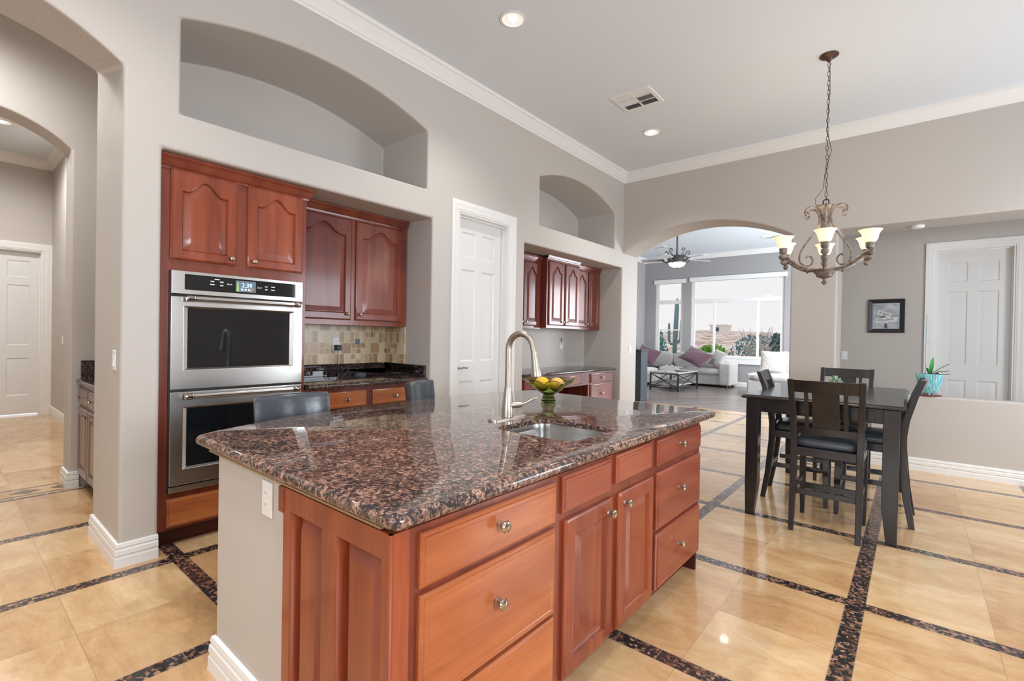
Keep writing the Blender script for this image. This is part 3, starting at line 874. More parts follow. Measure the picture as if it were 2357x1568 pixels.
def raised_door(mb, f, W, H, rise=0.0, st=0.058, bev=0.036, th=0.020):
    L = lambda d, w: [f(a, b, w) for a, b in contour(d, W - d, d, H - d, 0)]
    ar = rise
    In = lambda d, w: [f(a, b, w) for a, b in contour(st + d, W - st - d, st + d, H - st * (1.0) - d * 0.8, ar)]
    mb.loops([L(0, 0), L(0, th * .55), L(0.003, th * .75), L(0.009, th * .85), L(0.012, th), In(0, th), In(0.004, th * 1.12), In(0.008, th * .75), In(0.011, th * .42), In(0.015, th * .42), In(0.015 + bev, th * .95), In(0.018 + bev, th * .95)], True, True, True)


def slab_front(mb, f, W, H, th=0.020):
    R = lambda d, w: [f(d, d, w), f(W - d, d, w), f(W - d, H - d, w), f(d, H - d, w)]
    mb.loops([R(0, 0), R(0, th * .5), R(0.004, th * .72), R(0.010, th * .80), R(0.012, th), R(0.024, th), R(0.026, th * .94)], True, True, True)


def knob(parent, p, ax, name='knob', s=1.0):
    mb = MB(); mb.lathe_ax([(0.0, 0), (0.008 * s, 0), (0.008 * s, .003 * s), (0.005 * s, .006 * s), (0.005 * s, .014 * s), (0.010 * s, .018 * s), (0.0155 * s, .023 * s), (0.0165 * s, .027 * s), (0.014 * s, .032 * s), (0.007 * s, .0345 * s), (0.0, .035 * s)], p, ax, 14, False)
    return mb.build(name, M['nickel'], parent)


def crown_cab(mb, path, z0, h=0.085, out=0.055):
    prof = [(0, 0), (0.010, 0), (0.012, h * .18), (0.020, h * .25), (out * .75, h * .68), (out * .85, h * .72), (out, h * .86), (out, h), (0, h)]
    moulding(mb, path, prof, z0, 1)


# ---- tall oven cabinet
XO = -3.53
oc = thing('oven_cabinet', 'tall cherry cabinet built around the steel double oven at the left of the recess', 'cabinet', (-3.82, 1.32, 0))
mb = MB()
y0, y1 = KR[0] + 0.004, 1.785
# carcass as panels so that the oven and drawer sit in it
mb.box(XK + .004, XO, y0, y0 + 0.064, 0.105, 2.34); mb.box(XK + .004, XO, y1 - 0.036, y1, 0.105, 2.34)
mb.box(XK + .004, XO, y0 + .064, y1 - .036, 1.715, 2.34); mb.box(XK + .004, XO, y0 + .064, y1 - .036, 0.105, 0.333)
mb.box(XK + .004, XK + .03, y0 + .064, y1 - .036, 0.333, 1.715)
mb.build('body', M['cherryframe'], oc, smooth=0)
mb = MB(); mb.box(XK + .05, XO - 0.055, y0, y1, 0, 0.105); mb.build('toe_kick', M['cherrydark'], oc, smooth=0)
mb = MB(); crown_cab(mb, [(XK + .05, y1), (XO, y1), (XO, y0)][::-1] if False else [(XO, y0), (XO, y1), (-3.72, y1)][::-1], 2.335, 0.085, 0.05); mb.build('crown', M['cherryframe'], oc, smooth=20)
for ya, yb, kn in ((0.918, 1.300, 1.262), (1.366, 1.752, 1.405)):
    f = AX['+x']((XO, ya, 1.785)); mb = MB(); raised_door(mb, f, yb - ya, 0.565, 0.075); dr = mb.build('door', M['cherry'], oc)
    knob(dr, (XO + .018, kn, 1.828), (1, 0, 0))
f = AX['+x']((XO, 0.918, 0.122)); mb = MB(); slab_front(mb, f, 0.835, 0.176); mb.build('drawer', M['cherryh'], oc)

# ---- double oven
XF = -3.512
ov = thing('double_oven', 'stainless steel double wall oven with black glass doors and a clock display', 'oven', (-3.8, 1.33, 0.335))
oy0, oy1 = 0.922, 1.746
mb = MB(); mb.box(XK + .04, XO - 0.001, oy0 + .004, oy1 - .004, 0.336, 1.712); mb.box(XO - .001, XO + .010, oy0 - .004, oy1 + .004, 0.336, 1.716); mb.build('housing', M['blackmetal'], ov, smooth=0)
mb = MB(); mb.box(XO + .010, XF + .022, oy0, oy1, 1.572, 1.716); mb.build('control_panel', M['steel'], ov, bevel=0.003)
mb = MB(); mb.box(XF + .022, XF + .024, 0.992, 1.690, 1.600, 1.697); cp = mb.build('control_glass', M['blackglass'], ov, smooth=0)
mb = MB(); mb.box(XF + .024, XF + .0245, 1.285, 1.412, 1.612, 1.686); dp = mb.build('display', M['display'], ov, smooth=0)
mb = MB(); mb.box(XO + .010, XF + .010, oy0, oy1, 0.337, 0.372); mb.build('lower_trim', M['steel'], ov, bevel=0.002)


def text(name, s, size, m, parent, loc, rot, align='CENTER', extr=0.0006):
    cu = bpy.data.curves.new(name, 'FONT'); cu.body = s; cu.size = size; cu.align_x = align; cu.align_y = 'CENTER'; cu.extrude = extr
    ob = bpy.data.objects.new(name, cu); C.objects.link(ob); cu.materials.append(m)
    dg = bpy.context.evaluated_depsgraph_get(); me = bpy.data.meshes.new_from_object(ob.evaluated_get(dg)); C.objects.unlink(ob); bpy.data.objects.remove(ob)
    o = bpy.data.objects.new(name, me); C.objects.link(o); o.parent = parent
    off = ROOTLOC.get(root_of(parent).name, (0, 0, 0))
    o.location = Vector(loc) - Vector(off); o.rotation_euler = rot
    return o


RX = (PI / 2, 0, PI / 2)   # text on a face looking +x
tx = XF + .0252
text('clock_digits', '2:39', 0.040, M['digits'], ov, (tx, 1.355, 1.655), RX)
mb = MB()
for k in range(3): mb.box(tx - .0003, tx, 1.318 + k * .022, 1.330 + k * .022, 1.622, 1.634)
mb.build('display_icons', M['digits'], ov, smooth=0)
mb = MB(); mb.add([(tx, 1.290, 1.613), (tx, 1.305, 1.613), (tx, 1.302, 1.675), (tx, 1.294, 1.675)], [(0, 1, 2, 3)]); mb.build('display_picture', M['dispgreen'], ov, smooth=0)
mb = MB(); mb.add([(tx, 1.368, 1.613), (tx, 1.382, 1.613), (tx, 1.394, 1.640), (tx, 1.386, 1.643)], [(0, 1, 2, 3)]); mb.build('display_picture', M['disporange'], ov, smooth=0)
for (yy, zz, ww) in ((1.145, 1.665, .022), (1.145, 1.645, .026), (1.20, 1.665, .022), (1.20, 1.643, .020), (1.172, 1.680, .03), (1.482, 1.660, .018), (1.482, 1.640, .016), (1.528, 1.662, .026), (1.528, 1.640, .026)):
    mb = MB(); mb.box(tx - .0006, tx - .0004, yy - ww / 2, yy + ww / 2, zz - .0035, zz + .0035); mb.build('panel_lettering', M['printwhite'], ov, smooth=0)
text('panel_lettering', 'Back', .017, M['printwhite'], ov, (tx - .0004, 1.247, 1.655), RX); text('panel_lettering', 'Start', .017, M['printwhite'], ov, (tx - .0004, 1.437, 1.650), RX)


def oven_door(z0, z1, wz0, wz1, hz):
    mb = MB(); xa, xb = XO + .010, XF + .022
    hole = [(0.990, wz0), (1.684, wz0), (1.684, wz1), (0.990, wz1)]
    plane_face(mb, [[(oy0, z0), (oy1, z0), (oy1, z1), (oy0, z1)], hole], lambda a, b: (xb, a, b))
    o4 = [(oy0, z0), (oy1, z0), (oy1, z1), (oy0, z1)]
    mb.loops([[(xb, a, b) for a, b in o4], [(xa, a, b) for a, b in o4]])
    inn = [(hole[0][0] + .026, hole[0][1] + .012), (hole[1][0] - .026, hole[1][1] + .012), (hole[2][0] - .026, hole[2][1] - .012), (hole[3][0] + .026, hole[3][1] - .012)]
    mb.loops([[(xb, a, b) for a, b in hole], [(xb - .018, a, b) for a, b in inn]])
    dr = mb.build('oven_door', M['steel'], ov, bevel=0.003)
    mb = MB(); mb.quad(*[(xb - .017, a, b) for a, b in inn]); mb.build('oven_window', M['blackglass'], dr, smooth=0)
    mb = MB(); xh = xb + .052
    mb.tube([(xh, 1.035, hz), (xh, 1.655, hz)], 0.0165, 18)
    h = mb.build('oven_handle', M['steel'], dr)
    for s_ in (-1, 1):
        mb = MB(); yy = 1.345 + s_ * 0.335
        mb.lathe_ax([(0.0, -.022), (0.0185, -.022), (0.0195, -.018), (0.0195, .018), (0.0185, .022), (0, .022)], (xh, yy, hz), (0, 1, 0), 14, False)
        mb.bar((xb, yy, hz), (xh, yy, hz), 0.020)
        mb.build('handle_bracket', M['nickel'], dr)


oven_door(0.978, 1.556, 1.098, 1.496, 1.545)
oven_door(0.382, 0.962, 0.478, 0.866, 0.937)

# ---- upper cabinet over the backsplash
XU = -3.785
uc = thing('upper_cabinet', 'two-door cherry wall cabinet with arched panels above the tile backsplash', 'cabinet', (-3.95, 2.37, 1.42))
uy0, uy1 = 1.790, 2.912
mb = MB(); mb.box(XK + .002, XU, uy0, uy1, 1.420, 2.355); mb.build('body', M['cherryframe'], uc, smooth=0)
mb = MB(); crown_cab(mb, [(XU, uy0), (XU, uy1 - .01)][::-1], 2.345, 0.075, 0.05); mb.build('crown', M['cherryframe'], uc, smooth=20)
for ya, yb, kn in ((1.795, 2.318, 2.280), (2.362, 2.862, 2.398)):
    f = AX['+x']((XU, ya, 1.462)); mb = MB(); raised_door(mb, f, yb - ya, 0.872, 0.085); dr = mb.build('door', M['cherryred'], uc)
    knob(dr, (XU + .018, kn, 1.515), (1, 0, 0))

# ---- base cabinet and worktop
bc = thing('base_cabinet', 'cherry base cabinet with drawers under the dark granite counter beside the ovens', 'cabinet', (-3.8, 2.36, 0))
by0, by1 = 1.790, 2.915; XB = -3.535
mb = MB(); mb.box(XK + .002, XB, by0, by1, 0.105, 0.912); mb.build('body', M['cherryred'], bc, smooth=0)
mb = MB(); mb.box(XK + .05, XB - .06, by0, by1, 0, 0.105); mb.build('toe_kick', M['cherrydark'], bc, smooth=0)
for ya, yb in ((1.83, 2.325), (2.385, 2.875)):
    f = AX['+x']((XB, ya, 0.745)); mb = MB(); slab_front(mb, f, yb - ya, 0.130); dr = mb.build('drawer', M['cherryh'], bc); knob(dr, (XB + .019, (ya + yb) / 2 + (0.06 if ya < 2 else -.02), 0.808), (1, 0, 0))
    f = AX['+x']((XB, ya, 0.13)); mb = MB(); raised_door(mb, f, yb - ya, 0.585, 0); dr = mb.build('door', M['cherry'], bc); knob(dr, (XB + .019, yb - .04 if ya < 2 else ya + .04, 0.67), (1, 0, 0))


def edge_slab(mb, x0, x1, y0, y1, zt, th, er=0.018, round_y1=False):
    """slab with a rounded front (+x) edge"""
    prof = [(x0, zt - th), (x1 - er, zt - th)] + [(x1 - er + er * math.sin(a), zt - th / 2 - th / 2 * math.cos(a)) for a in [PI * k / 8 for k in range(1, 8)]] + [(x1 - er, zt), (x0, zt)]
    mb.loops([[(x, y, z) for x, z in prof] for y in (y0, y1)], True, True, True)


wt = thing('worktop', 'dark granite worktop with upstand in the recess right of the ovens', 'countertop', (-3.8, 2.36, 0.912))
mb = MB(); edge_slab(mb, XK + .002, -3.465, by0, by1 + .015, 0.952, 0.038); mb.build('slab', M['granitedark'], wt)
mb = MB(); mb.box(XK + .002, XK + .024, by0, by1 - .008, 0.952, 1.062); mb.box(XK + .024, -3.49, by1 - .008, by1 + .016, 0.952, 1.062); mb.build('upstand', M['granitedark'], wt, bevel=0.003)
sp = thing('tile_backsplash', 'beige travertine mosaic backsplash between the granite upstand and wall cabinet', 'backsplash', (XK, 2.36, 1.062))
mb = MB(); mb.box(XK + .001, XK + .014, by0, 2.925, 1.063, 1.419); mb.box(XK + .014, -3.795, 2.916, 2.930, 1.063, 1.419); mb.build('mosaic', M['splash'], sp, smooth=0)
mb = MB(); mb.box(XK + .014, XK + .0155, 2.572, 2.622, 1.246, 1.296); mb.build('accent_tile', M['bluetile'], sp, smooth=0)['label'] = 'slate blue accent tile'


def outlet(name, label, p, ax, switch=False, group=None):
    """plate centred on p; ax '+x','-y','+y'"""
    o = thing(name, label, 'switch' if switch else 'outlet', p, group); f0 = AX[ax](p)
    f = f0
    mb = MB(); Wp, Hp = 0.074, 0.118
    R = lambda d, w: [f(-Wp / 2 + d, -Hp / 2 + d, w), f(Wp / 2 - d, -Hp / 2 + d, w), f(Wp / 2 - d, Hp / 2 - d, w), f(-Wp / 2 + d, Hp / 2 - d, w)]
    mb.loops([R(0, 0.0005), R(0, .003), R(.004, .006)], True, True, True); mb.build('plate', M['plastic'], o, smooth=0)
    if switch:
        mb = MB(); R2 = lambda d, w, w2: [f(-.017 + d, -.034 + d, w), f(.017 - d, -.034 + d, w), f(.017 - d, .034 - d, w2), f(-.017 + d, .034 - d, w2)]
        mb.loops([R2(0, .006, .006), R2(.001, .011, .0075)], True, False, True); mb.build('rocker', M['plastic'], o, smooth=0)
    else:
        for s_ in (-1, 1):
            mb = MB(); c = [(0.0165 * math.cos(a), s_ * .0195 + .0145 * math.sin(a)) for a in [2 * PI * k / 16 for k in range(16)]]
            mb.loops([[f(a, b, .006) for a, b in c], [f(a * .96, (b - s_ * .0195) * .96 + s_ * .0195, .0078) for a, b in c]], True, False, True); r = mb.build('socket', M['plastic'], o, smooth=0)
            mb = MB()
            for u in (-.006, .006): mb.box(0, 0, 0, 0, 0, 0) if False else mb.quad(f(u - .001, s_ * .0195 - .001, .0081), f(u + .001, s_ * .0195 - .001, .0081), f(u + .001, s_ * .0195 + .007, .0081), f(u - .001, s_ * .0195 + .007, .0081))
            mb.build('slots', M['slot'], r, smooth=0)
    return o


outlet('wall_outlet', 'white double outlet in the travertine backsplash with a charger plugged in', (XK + .014, 2.372, 1.248), '+x')
ch_ = thing('charger', 'small black plug-in charger hanging from the backsplash outlet', 'charger', (XK + .03, 2.372, 1.2))
mb = MB(); mb.box(XK + .0225, XK + .075, 2.352, 2.402, 1.190, 1.240); mb.build('plug_body', M['blackplastic'], ch_, bevel=0.005)
mb = MB(); mb.tube([(XK + .05, 2.377, 1.191), (XK + .052, 2.374, 1.12), (XK + .05, 2.368, 1.06), (XK + .055, 2.366, 0.99), (XK + .09, 2.37, 0.957), (-3.93, 2.40, 0.956)], 0.0022, 6); mb.build('cord', M['blackplastic'], ch_)
pk = thing('smart_speaker', 'small round charcoal speaker lying on the dark worktop', 'speaker', (-3.86, 2.475, 0.952))
mb = MB(); mb.lathe([(0.0, .9525), (0.045, .9525), (0.052, .957), (0.054, .968), (0.052, .982), (0.047, .990), (0.0, .992)], -3.86, 2.475, 28, False); mb.build('body', M['greyfabric'], pk)
mb = MB(); mb.lathe([(0.0, .9922), (0.040, .9922), (0.040, .9935), (0, .9935)], -3.86, 2.475, 24, False); mb.build('top_ring', M['blackplastic'], pk)
cs = thing('cord_bundle', 'black cord bundle standing beside the round speaker', 'cord', (-3.95, 2.375, 0.952))
mb = MB()
for k in range(4):
    a0 = 0.3 * k
    mb.tube([(-3.95 + .010 * math.sin(k) + .008 * math.cos(t_), 2.372 + .045 * math.cos(t_) * .5 + .03 * math.sin(t_), 1.0015 + .045 * math.sin(t_)) for t_ in [2 * PI * j / 20 for j in range(20)]], 0.0032, 6, True)
mb.build('loops', M['blackplastic'], cs)

# ---- desk recess: uppers, worktop, base
def upper(name, label, xw, ya, yb, z0, z1, doors, m, crown=True, side=0.02, zc=0.06, group='wall cabinets over the desk'):
    o = thing(name, label, 'cabinet', (-3.95, (ya + yb) / 2, z0), group)
    mb = MB(); mb.box(XD + .002, xw, ya, yb, z0, z1); mb.build('body', M['cherryred'], o, smooth=0)
    mb = MB(); crown_cab(mb, [(xw, ya), (xw, yb)][::-1], z1 - .012, zc, 0.035); mb.build('crown', M['cherryred'], o, smooth=20)
    for (da, db, kn) in doors:
        f = AX['+x']((xw, da, z0 + .035)); mb = MB(); raised_door(mb, f, db - da, z1 - z0 - .075, 0.085, 0.055, 0.03); dr = mb.build('door', M['cherryred'], o)
        knob(dr, (xw + .018, kn, z0 + .085), (1, 0, 0))
    return o


upper('wall_cabinet', 'left wall cabinet over the desk, shortest of three, partly behind the wall edge', -3.80, 4.36, 5.11, 1.455, 2.35, [(4.40, 4.72, 4.69), (4.745, 5.07, 4.775)], M['cherryred'])
upper('wall_cabinet', 'middle wall cabinet over the desk, standing forward of its two neighbours', -3.70, 5.114, 5.905, 1.470, 2.39, [(5.15, 5.50, 5.465), (5.535, 5.88, 5.57)], M['cherryred'])
upper('wall_cabinet', 'right wall cabinet over the desk, set back beside the bare side wall', -3.80, 5.909, 6.665, 1.470, 2.375, [(5.935, 6.285, 6.25), (6.32, 6.63, 6.36)], M['cherryred'])
dk = thing('desk_worktop', 'dark granite desk top in the recess beside the pantry door', 'countertop', (-3.75, 5.4, 0.9))
mb = MB(); edge_slab(mb, XD + .002, -3.405, DR[0] + .004, 6.50, 0.912, 0.036); mb.build('slab', M['granitedark'], dk)
db_ = thing('desk_cabinet', 'red cherry desk base with drawers beside an open knee space', 'cabinet', (-3.75, 5.4, 0))
XB2 = -3.45
mb = MB(); mb.box(XD + .002, XB2, 4.306, 5.06, 0.10, 0.875); mb.box(XD + .002, XB2, 5.775, 6.47, 0.10, 0.875); mb.box(XD + .002, XD + .03, 5.06, 5.775, 0.0, 0.875); mb.box(XD + .03, XB2, 5.06, 5.775, 0.70, 0.875); mb.build('body', M['cherryred'], db_, smooth=0)
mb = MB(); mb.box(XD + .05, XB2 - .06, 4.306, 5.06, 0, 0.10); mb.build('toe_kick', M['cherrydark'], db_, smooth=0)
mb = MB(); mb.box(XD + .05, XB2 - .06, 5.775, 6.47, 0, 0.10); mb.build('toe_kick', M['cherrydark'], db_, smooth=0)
for ya, yb, za, zb in ((4.34, 5.02, 0.72, 0.85), (5.10, 5.60, 0.725, 0.845), (5.825, 6.43, 0.72, 0.85), (4.34, 5.02, 0.42, 0.70), (5.825, 6.43, 0.42, 0.70), (4.34, 5.02, 0.13, 0.40), (5.825, 6.43, 0.13, 0.40)):
    f = AX['+x']((XB2, ya, za)); mb = MB(); slab_front(mb, f, yb - ya, zb - za); dr = mb.build('drawer', M['cherryred'], db_); knob(dr, (XB2 + .019, (ya + yb) / 2, (za + zb) / 2), (1, 0, 0))
outlet('wall_outlet', 'white outlet with a clear night light on the wall over the desk', (XD + .001, 6.05, 1.235), '+x')
nl = thing('night_light', 'small clear plug-in night light in the outlet over the desk', 'night light', (XD + .02, 6.05, 1.27))
mb = MB(); mb.box(XD + .0095, XD + .03, 6.035, 6.065, 1.24, 1.27); mb.build('plug_body', M['plastic'], nl, bevel=.003)
mb = MB(); mb.lathe([(0.0, 1.27), (0.014, 1.27), (0.018, 1.30), (0.016, 1.335), (0.0, 1.345)], XD + .03, 6.05, 12, False); mb.build('globe', M['glass'], nl)
outlet('light_switch', 'white rocker switch on the wall end beside the wide arch', (XW + .001, 6.985, 1.18), '+x', True)
outlet('light_switch', 'white rocker switch on the left side of the grey pillar', (-3.385 - .0, YJ1 - .0005, 1.165), '-y', True).location.x = -3.555
outlet('light_switch', 'white switch half hidden behind the column beyond the dining table', (-0.78, YH - .001, 1.16), '-y', True)
outlet('light_switch', 'small white switch on the far hallway wall beside the white door', (-9.35, 1.169, 1.18), '-y', True)

# ---- hall cabinets (seen past the pillar)
hc = thing('hall_cabinet', 'grey-brown base cabinet in the hall niche behind the pillar', 'cabinet', (-4.8, 1.1, 0))
hx0, hx1, hy = -5.452, XA - .052, 0.795
mb = MB(); mb.box(hx0, hx1, hy, 1.415, 0.10, 0.880); mb.build('body', M['taupe'], hc, smooth=0)
mb = MB(); mb.box(hx0, hx1, hy + .06, 1.41, 0, 0.10); mb.build('toe_kick', M['blackmetal'], hc, smooth=0)
cw = (hx1 - hx0 - .04) / 3
for k in range(3):
    xa = hx0 + .02 + k * cw; f = AX['-y']((xa + .008, hy, 0.715)); mb = MB(); slab_front(mb, f, cw - .016, 0.135); dr = mb.build('drawer', M['taupe'], hc); knob(dr, (xa + cw / 2, hy - .02, .785), (0, -1, 0))
    f = AX['-y']((xa + .008, hy, 0.12)); mb = MB(); raised_door(mb, f, cw - .016, 0.57); dr = mb.build('door', M['taupe'], hc); knob(dr, (xa + (cw - .04 if k != 1 else .04), hy - .02, .645), (0, -1, 0))
hw = thing('hall_worktop', 'dark granite top with splash on the hall cabinet behind the pillar', 'countertop', (-4.8, 1.1, .88))
mb = MB(); prof = [(hy - .03 + .014 - .014 * math.sin(a), .90 - .018 * math.cos(a)) for a in [PI * k / 8 for k in range(9)]] + [(1.416, .918), (1.416, .882)]
mb.loops([[(x, y, z) for y, z in prof] for x in (hx0, hx1)], True, True, True); mb.build('slab', M['granitedark'], hw)
mb = MB(); mb.box(hx0, hx0 + .022, hy + .0, 1.39, .918, 1.075); mb.box(hx0 + .022, hx1, 1.395, 1.416, .918, 1.075); mb.build('upstand', M['granitedark'], hw, smooth=0)

# ------------------------------------------------------------------ island
XI = -0.958; IY0, IY1 = 0.722, 2.868; XP = -1.512; XPL = -2.112
mb = MB(); mb.box(XPL, XP, IY0, IY1 - .02, 0, 0.866); struct(mb.build('wall_island', M['wall'], bevel=0.010, seg=2))
baseboard('baseboard_island', [(XP, IY0), (XPL, IY0), (XPL, IY1 - .02)][::1])
ic = thing('island_cabinet', 'cherry kitchen island cabinet with drawers and doors under the sink', 'cabinet', (-1.23, 1.8, 0))
mb = MB(); XF2 = XI
mb.box(XP + .001, XI, IY0 + .040, 1.40, 0.105, 0.857); mb.box(XP + .001, XI, 2.215, IY1, 0.105, 0.857)
mb.box(XI - .02, XI, 1.40, 2.215, 0.105, 0.857); mb.box(XP + .001, XI - .02, 1.40, 2.215, 0.105, 0.125)
mb.build('body', M['cherryframe'], ic, smooth=0)
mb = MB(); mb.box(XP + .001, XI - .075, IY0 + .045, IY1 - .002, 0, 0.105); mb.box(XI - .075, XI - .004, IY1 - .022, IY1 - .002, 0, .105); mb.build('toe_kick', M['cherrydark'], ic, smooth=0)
# near end panel with two tall raised panels and a corner bead
ep = MB(); f = AX['-y']((XP - .0, IY0 + .004, 0.0)); We = XI - XP + 0.0
panels = [(0.045, 0.235), (0.310, 0.520)]
holes = [[(a, .10), (b, .10), (b, .79), (a, .79)] for a, b in panels]
plane_face(ep, [[(0, 0), (We, 0), (We, .857), (0, .857)]] + holes, lambda a, b: f(a, b, .022))
o4 = [(0, 0), (We, 0), (We, .857), (0, .857)]; ep.loops([[f(a, b, .022) for a, b in o4], [f(a, b, -.036) for a, b in o4]])
for h in holes:
    (u0, z0), (u1, z1) = h[0], h[2]
    ls = []
    for ins, w in ((0, .022), (0.003, .016), (0.006, -.016), (0.010, -.018), (0.052, .012), (0.053, .012)):
        ls.append([f(u0 + ins, z0 + ins, w), f(u1 - ins, z0 + ins, w), f(u1 - ins, z1 - ins, w), f(u0 + ins, z1 - ins, w)])
    ep.loops(ls, True, False, True)
ep.build('end_panel', M['cherry'], ic)
mb = MB(); mb.tube([(XI - .004, IY0 - .014, 0.0), (XI - .004, IY0 - .014, .857)], 0.007, 8); mb.build('corner_bead', M['cherry'], ic)
mb = MB(); mb.box(XP - .03, XP + .004, IY0 - .022, IY0 - .001, .775, .857); mb.build('scribe_strip', M['cherry'], ic, bevel=.004)


def idrawer(ya, yb, za, zb, kn=None, m='cherryh'):
    f = AX['+x']((XI, ya, za)); mb = MB(); slab_front(mb, f, yb - ya, zb - za); dr = mb.build('drawer', M[m], ic)
    if kn: knob(dr, (XI + .018, *kn), (1, 0, 0), s=1.12)


idrawer(0.787, 1.383, 0.698, 0.840, (1.078, 0.782)); idrawer(0.787, 1.383, 0.384, 0.680, (1.072, 0.556)); idrawer(0.787, 1.383, 0.112, 0.370, (1.072, 0.250))
idrawer(1.425, 1.778, 0.716, 0.850, None, 'cherrymid'); idrawer(1.824, 2.174, 0.732, 0.855, None, 'cherrymid')
for ya, yb, kn in ((1.440, 1.795, (1.748, 0.638)), (1.845, 2.197, (1.888, 0.645))):
    f = AX['+x']((XI, ya, 0.112)); mb = MB(); raised_door(mb, f, yb - ya, 0.575, 0.0, 0.052, 0.034); dr = mb.build('door', M['cherry'], ic); knob(dr, (XI + .018, *kn), (1, 0, 0), s=1.12)
idrawer(2.243, 2.845, 0.724, 0.852, (2.512, 0.798), 'cherrymid'); idrawer(2.243, 2.845, 0.412, 0.692, (2.512, 0.57), 'cherrymid'); idrawer(2.243, 2.845, 0.118, 0.394, (2.516, 0.272), 'cherrymid')
outlet('wall_outlet', 'white double outlet on the near grey end of the island', (-1.661, IY0 - .0005, 0.781), '-y')

# countertop
ct = thing('island_countertop', 'large speckled brown granite island countertop with bowed bar edge and sink cutout', 'countertop', (-1.6, 1.9, 0.868))
ctl = [(-0.925, 0.690), (-0.925, 3.085), (-2.40, 3.150)]
bow = [(-2.455, 3.00), (-2.505, 2.81), (-2.555, 2.50), (-2.572, 2.22), (-2.565, 1.90), (-2.545, 1.62), (-2.510, 1.36), (-2.460, 1.12), (-2.400, 0.93), (-2.335, 0.765), (-2.285, 0.690)]
ctl = ctl + bow


def round_poly(P, rad):
    out = []; n = len(P)
    for i in range(n):
        a, b, c = Vector(P[i - 1]), Vector(P[i]), Vector(P[(i + 1) % n])
        d0 = (a - b).normalized(); d1 = (c - b).normalized(); ang = d0.angle(d1)
        r = rad if ang < math.radians(150) else 0
        if r == 0: out.append(tuple(b)); continue
        tl = min(r / math.tan(ang / 2), (a - b).length * .45, (c - b).length * .45)
        p0 = b + d0 * tl; p1 = b + d1 * tl
        for k in range(7):
            s_ = k / 6; out.append(tuple((1 - s_) ** 2 * p0 + 2 * s_ * (1 - s_) * b + s_ ** 2 * p1))
    return out


def inset(P, d):
    n = len(P); out = []
    for i in range(n):
        a, b, c = Vector(P[i - 1]), Vector(P[i]), Vector(P[(i + 1) % n])
        e0 = (b - a).normalized(); e1 = (c - b).normalized(); n0 = Vector((-e0.y, e0.x)); n1_ = Vector((-e1.y, e1.x))
        m = (n0 + n1_) / max(.3, 1 + n0.dot(n1_)); out.append(tuple(b + m * d))
    return out


O = round_poly(ctl, 0.045)
ZT, TH = 0.910, 0.042; R_ = TH / 2
mb = MB(); ls = []
for k in range(9):
    a = PI * k / 8
    q = inset(O, R_ * (1 - math.sin(a)) + .0005)
    ls.append([(x, y, ZT - R_ - R_ * math.cos(a)) for x, y in q])
mb.loops(ls)
topl = [(x, y) for x, y, z in ls[-1]]; botl = [(x, y) for x, y, z in ls[0]]
SX0, SX1, SY0, SY1 = -1.520, -1.075, 1.680, 2.085
sink = round_poly([(SX0, SY0), (SX1, SY0), (SX1, SY1), (SX0, SY1)], 0.085)
plane_face(mb, [topl, sink], lambda a, b: (a, b, ZT)); plane_face(mb, [botl, sink], lambda a, b: (a, b, ZT - TH))
si = inset(sink, .004)
mb.loops([[(x, y, ZT) for x, y in sink], [(x, y, ZT - .024) for x, y in sink]])
mb.build('slab', M['granite'], ct, smooth=40)
mb = MB(); mb.box(-2.16, -1.0, 0.7045, 0.7195, 0.8605, 0.8675); mb.build('plywood_edge', M['ply'], ct, smooth=0)['label'] = 'raw plywood strip under the granite'
sk = thing('sink', 'undermount stainless steel sink basin in the island countertop', 'sink', (-1.3, 1.88, 0.867))
mb = MB(); q = [inset(sink, d_) for d_ in (.0008, .003, .006, .012, .03, .06, .10)]
zz = (.8862, .8862, .86, .72, .695, .687, .685)
mb.loops([[(x, y, z) for x, y in l] for l, z in zip(q, zz)], True, False, True); mb.build('basin', M['sinksteel'], sk, smooth=50)
mb = MB(); mb.lathe([(0.0, .6858), (0.042, .6858), (0.042, .688), (0.030, .689), (.0, .687)], -1.30, 1.88, 20, False); mb.build('drain', M['nickel'], sk)

# faucet
fx, fy = -1.640, 1.935
fc = thing('kitchen_faucet', 'brushed nickel gooseneck pull-down faucet beside the island sink', 'faucet', (fx, fy, ZT))
mb = MB(); pl = round_poly([(fx - .03, fy - .135), (fx + .03, fy - .135), (fx + .03, fy + .135), (fx - .03, fy + .135)], .028)
mb.loops([[(x, y, ZT + .0003) for x, y in pl], [(x, y, ZT + .006) for x, y in pl], [(x, y, ZT + .010) for x, y in inset(pl, .006)]], True, True, True); mb.build('deck_plate', M['brushed'], fc)
mb = MB(); mb.lathe([(0.0, ZT + .0105), (.031, ZT + .0105), (.0315, ZT + .04), (.029, ZT + .075), (.024, ZT + .115), (.0195, ZT + .150), (.0185, ZT + .165)], fx, fy, 24, False); mb.build('body', M['brushed'], fc)
mb = MB(); R0 = 0.0815; zc = 1.277
pts = [(fx, fy, ZT + .160), (fx, fy, 1.15), (fx, fy, zc)] + [(fx + R0 - R0 * math.cos(a), fy, zc + R0 * math.sin(a)) for a in [math.radians(k) for k in range(12, 168, 12)]]
pe = Vector(pts[-1]); ee = pe + Vector((.012, 0, -.042)); pts.append(tuple(ee))
mb.tube(pts, .0165, 16); mb.build('gooseneck', M['brushed'], fc)
mb = MB(); dv = Vector((.16, 0, -1)).normalized()
mb.lathe_ax([(0.0, 0), (.0172, 0), (.0185, .02), (.021, .06), (.0255, .10), (.0275, .122), (.0265, .128), (.022, .130), (0, .128)], tuple(ee), dv, 20, False); mb.build('spray_head', M['brushed'], fc)
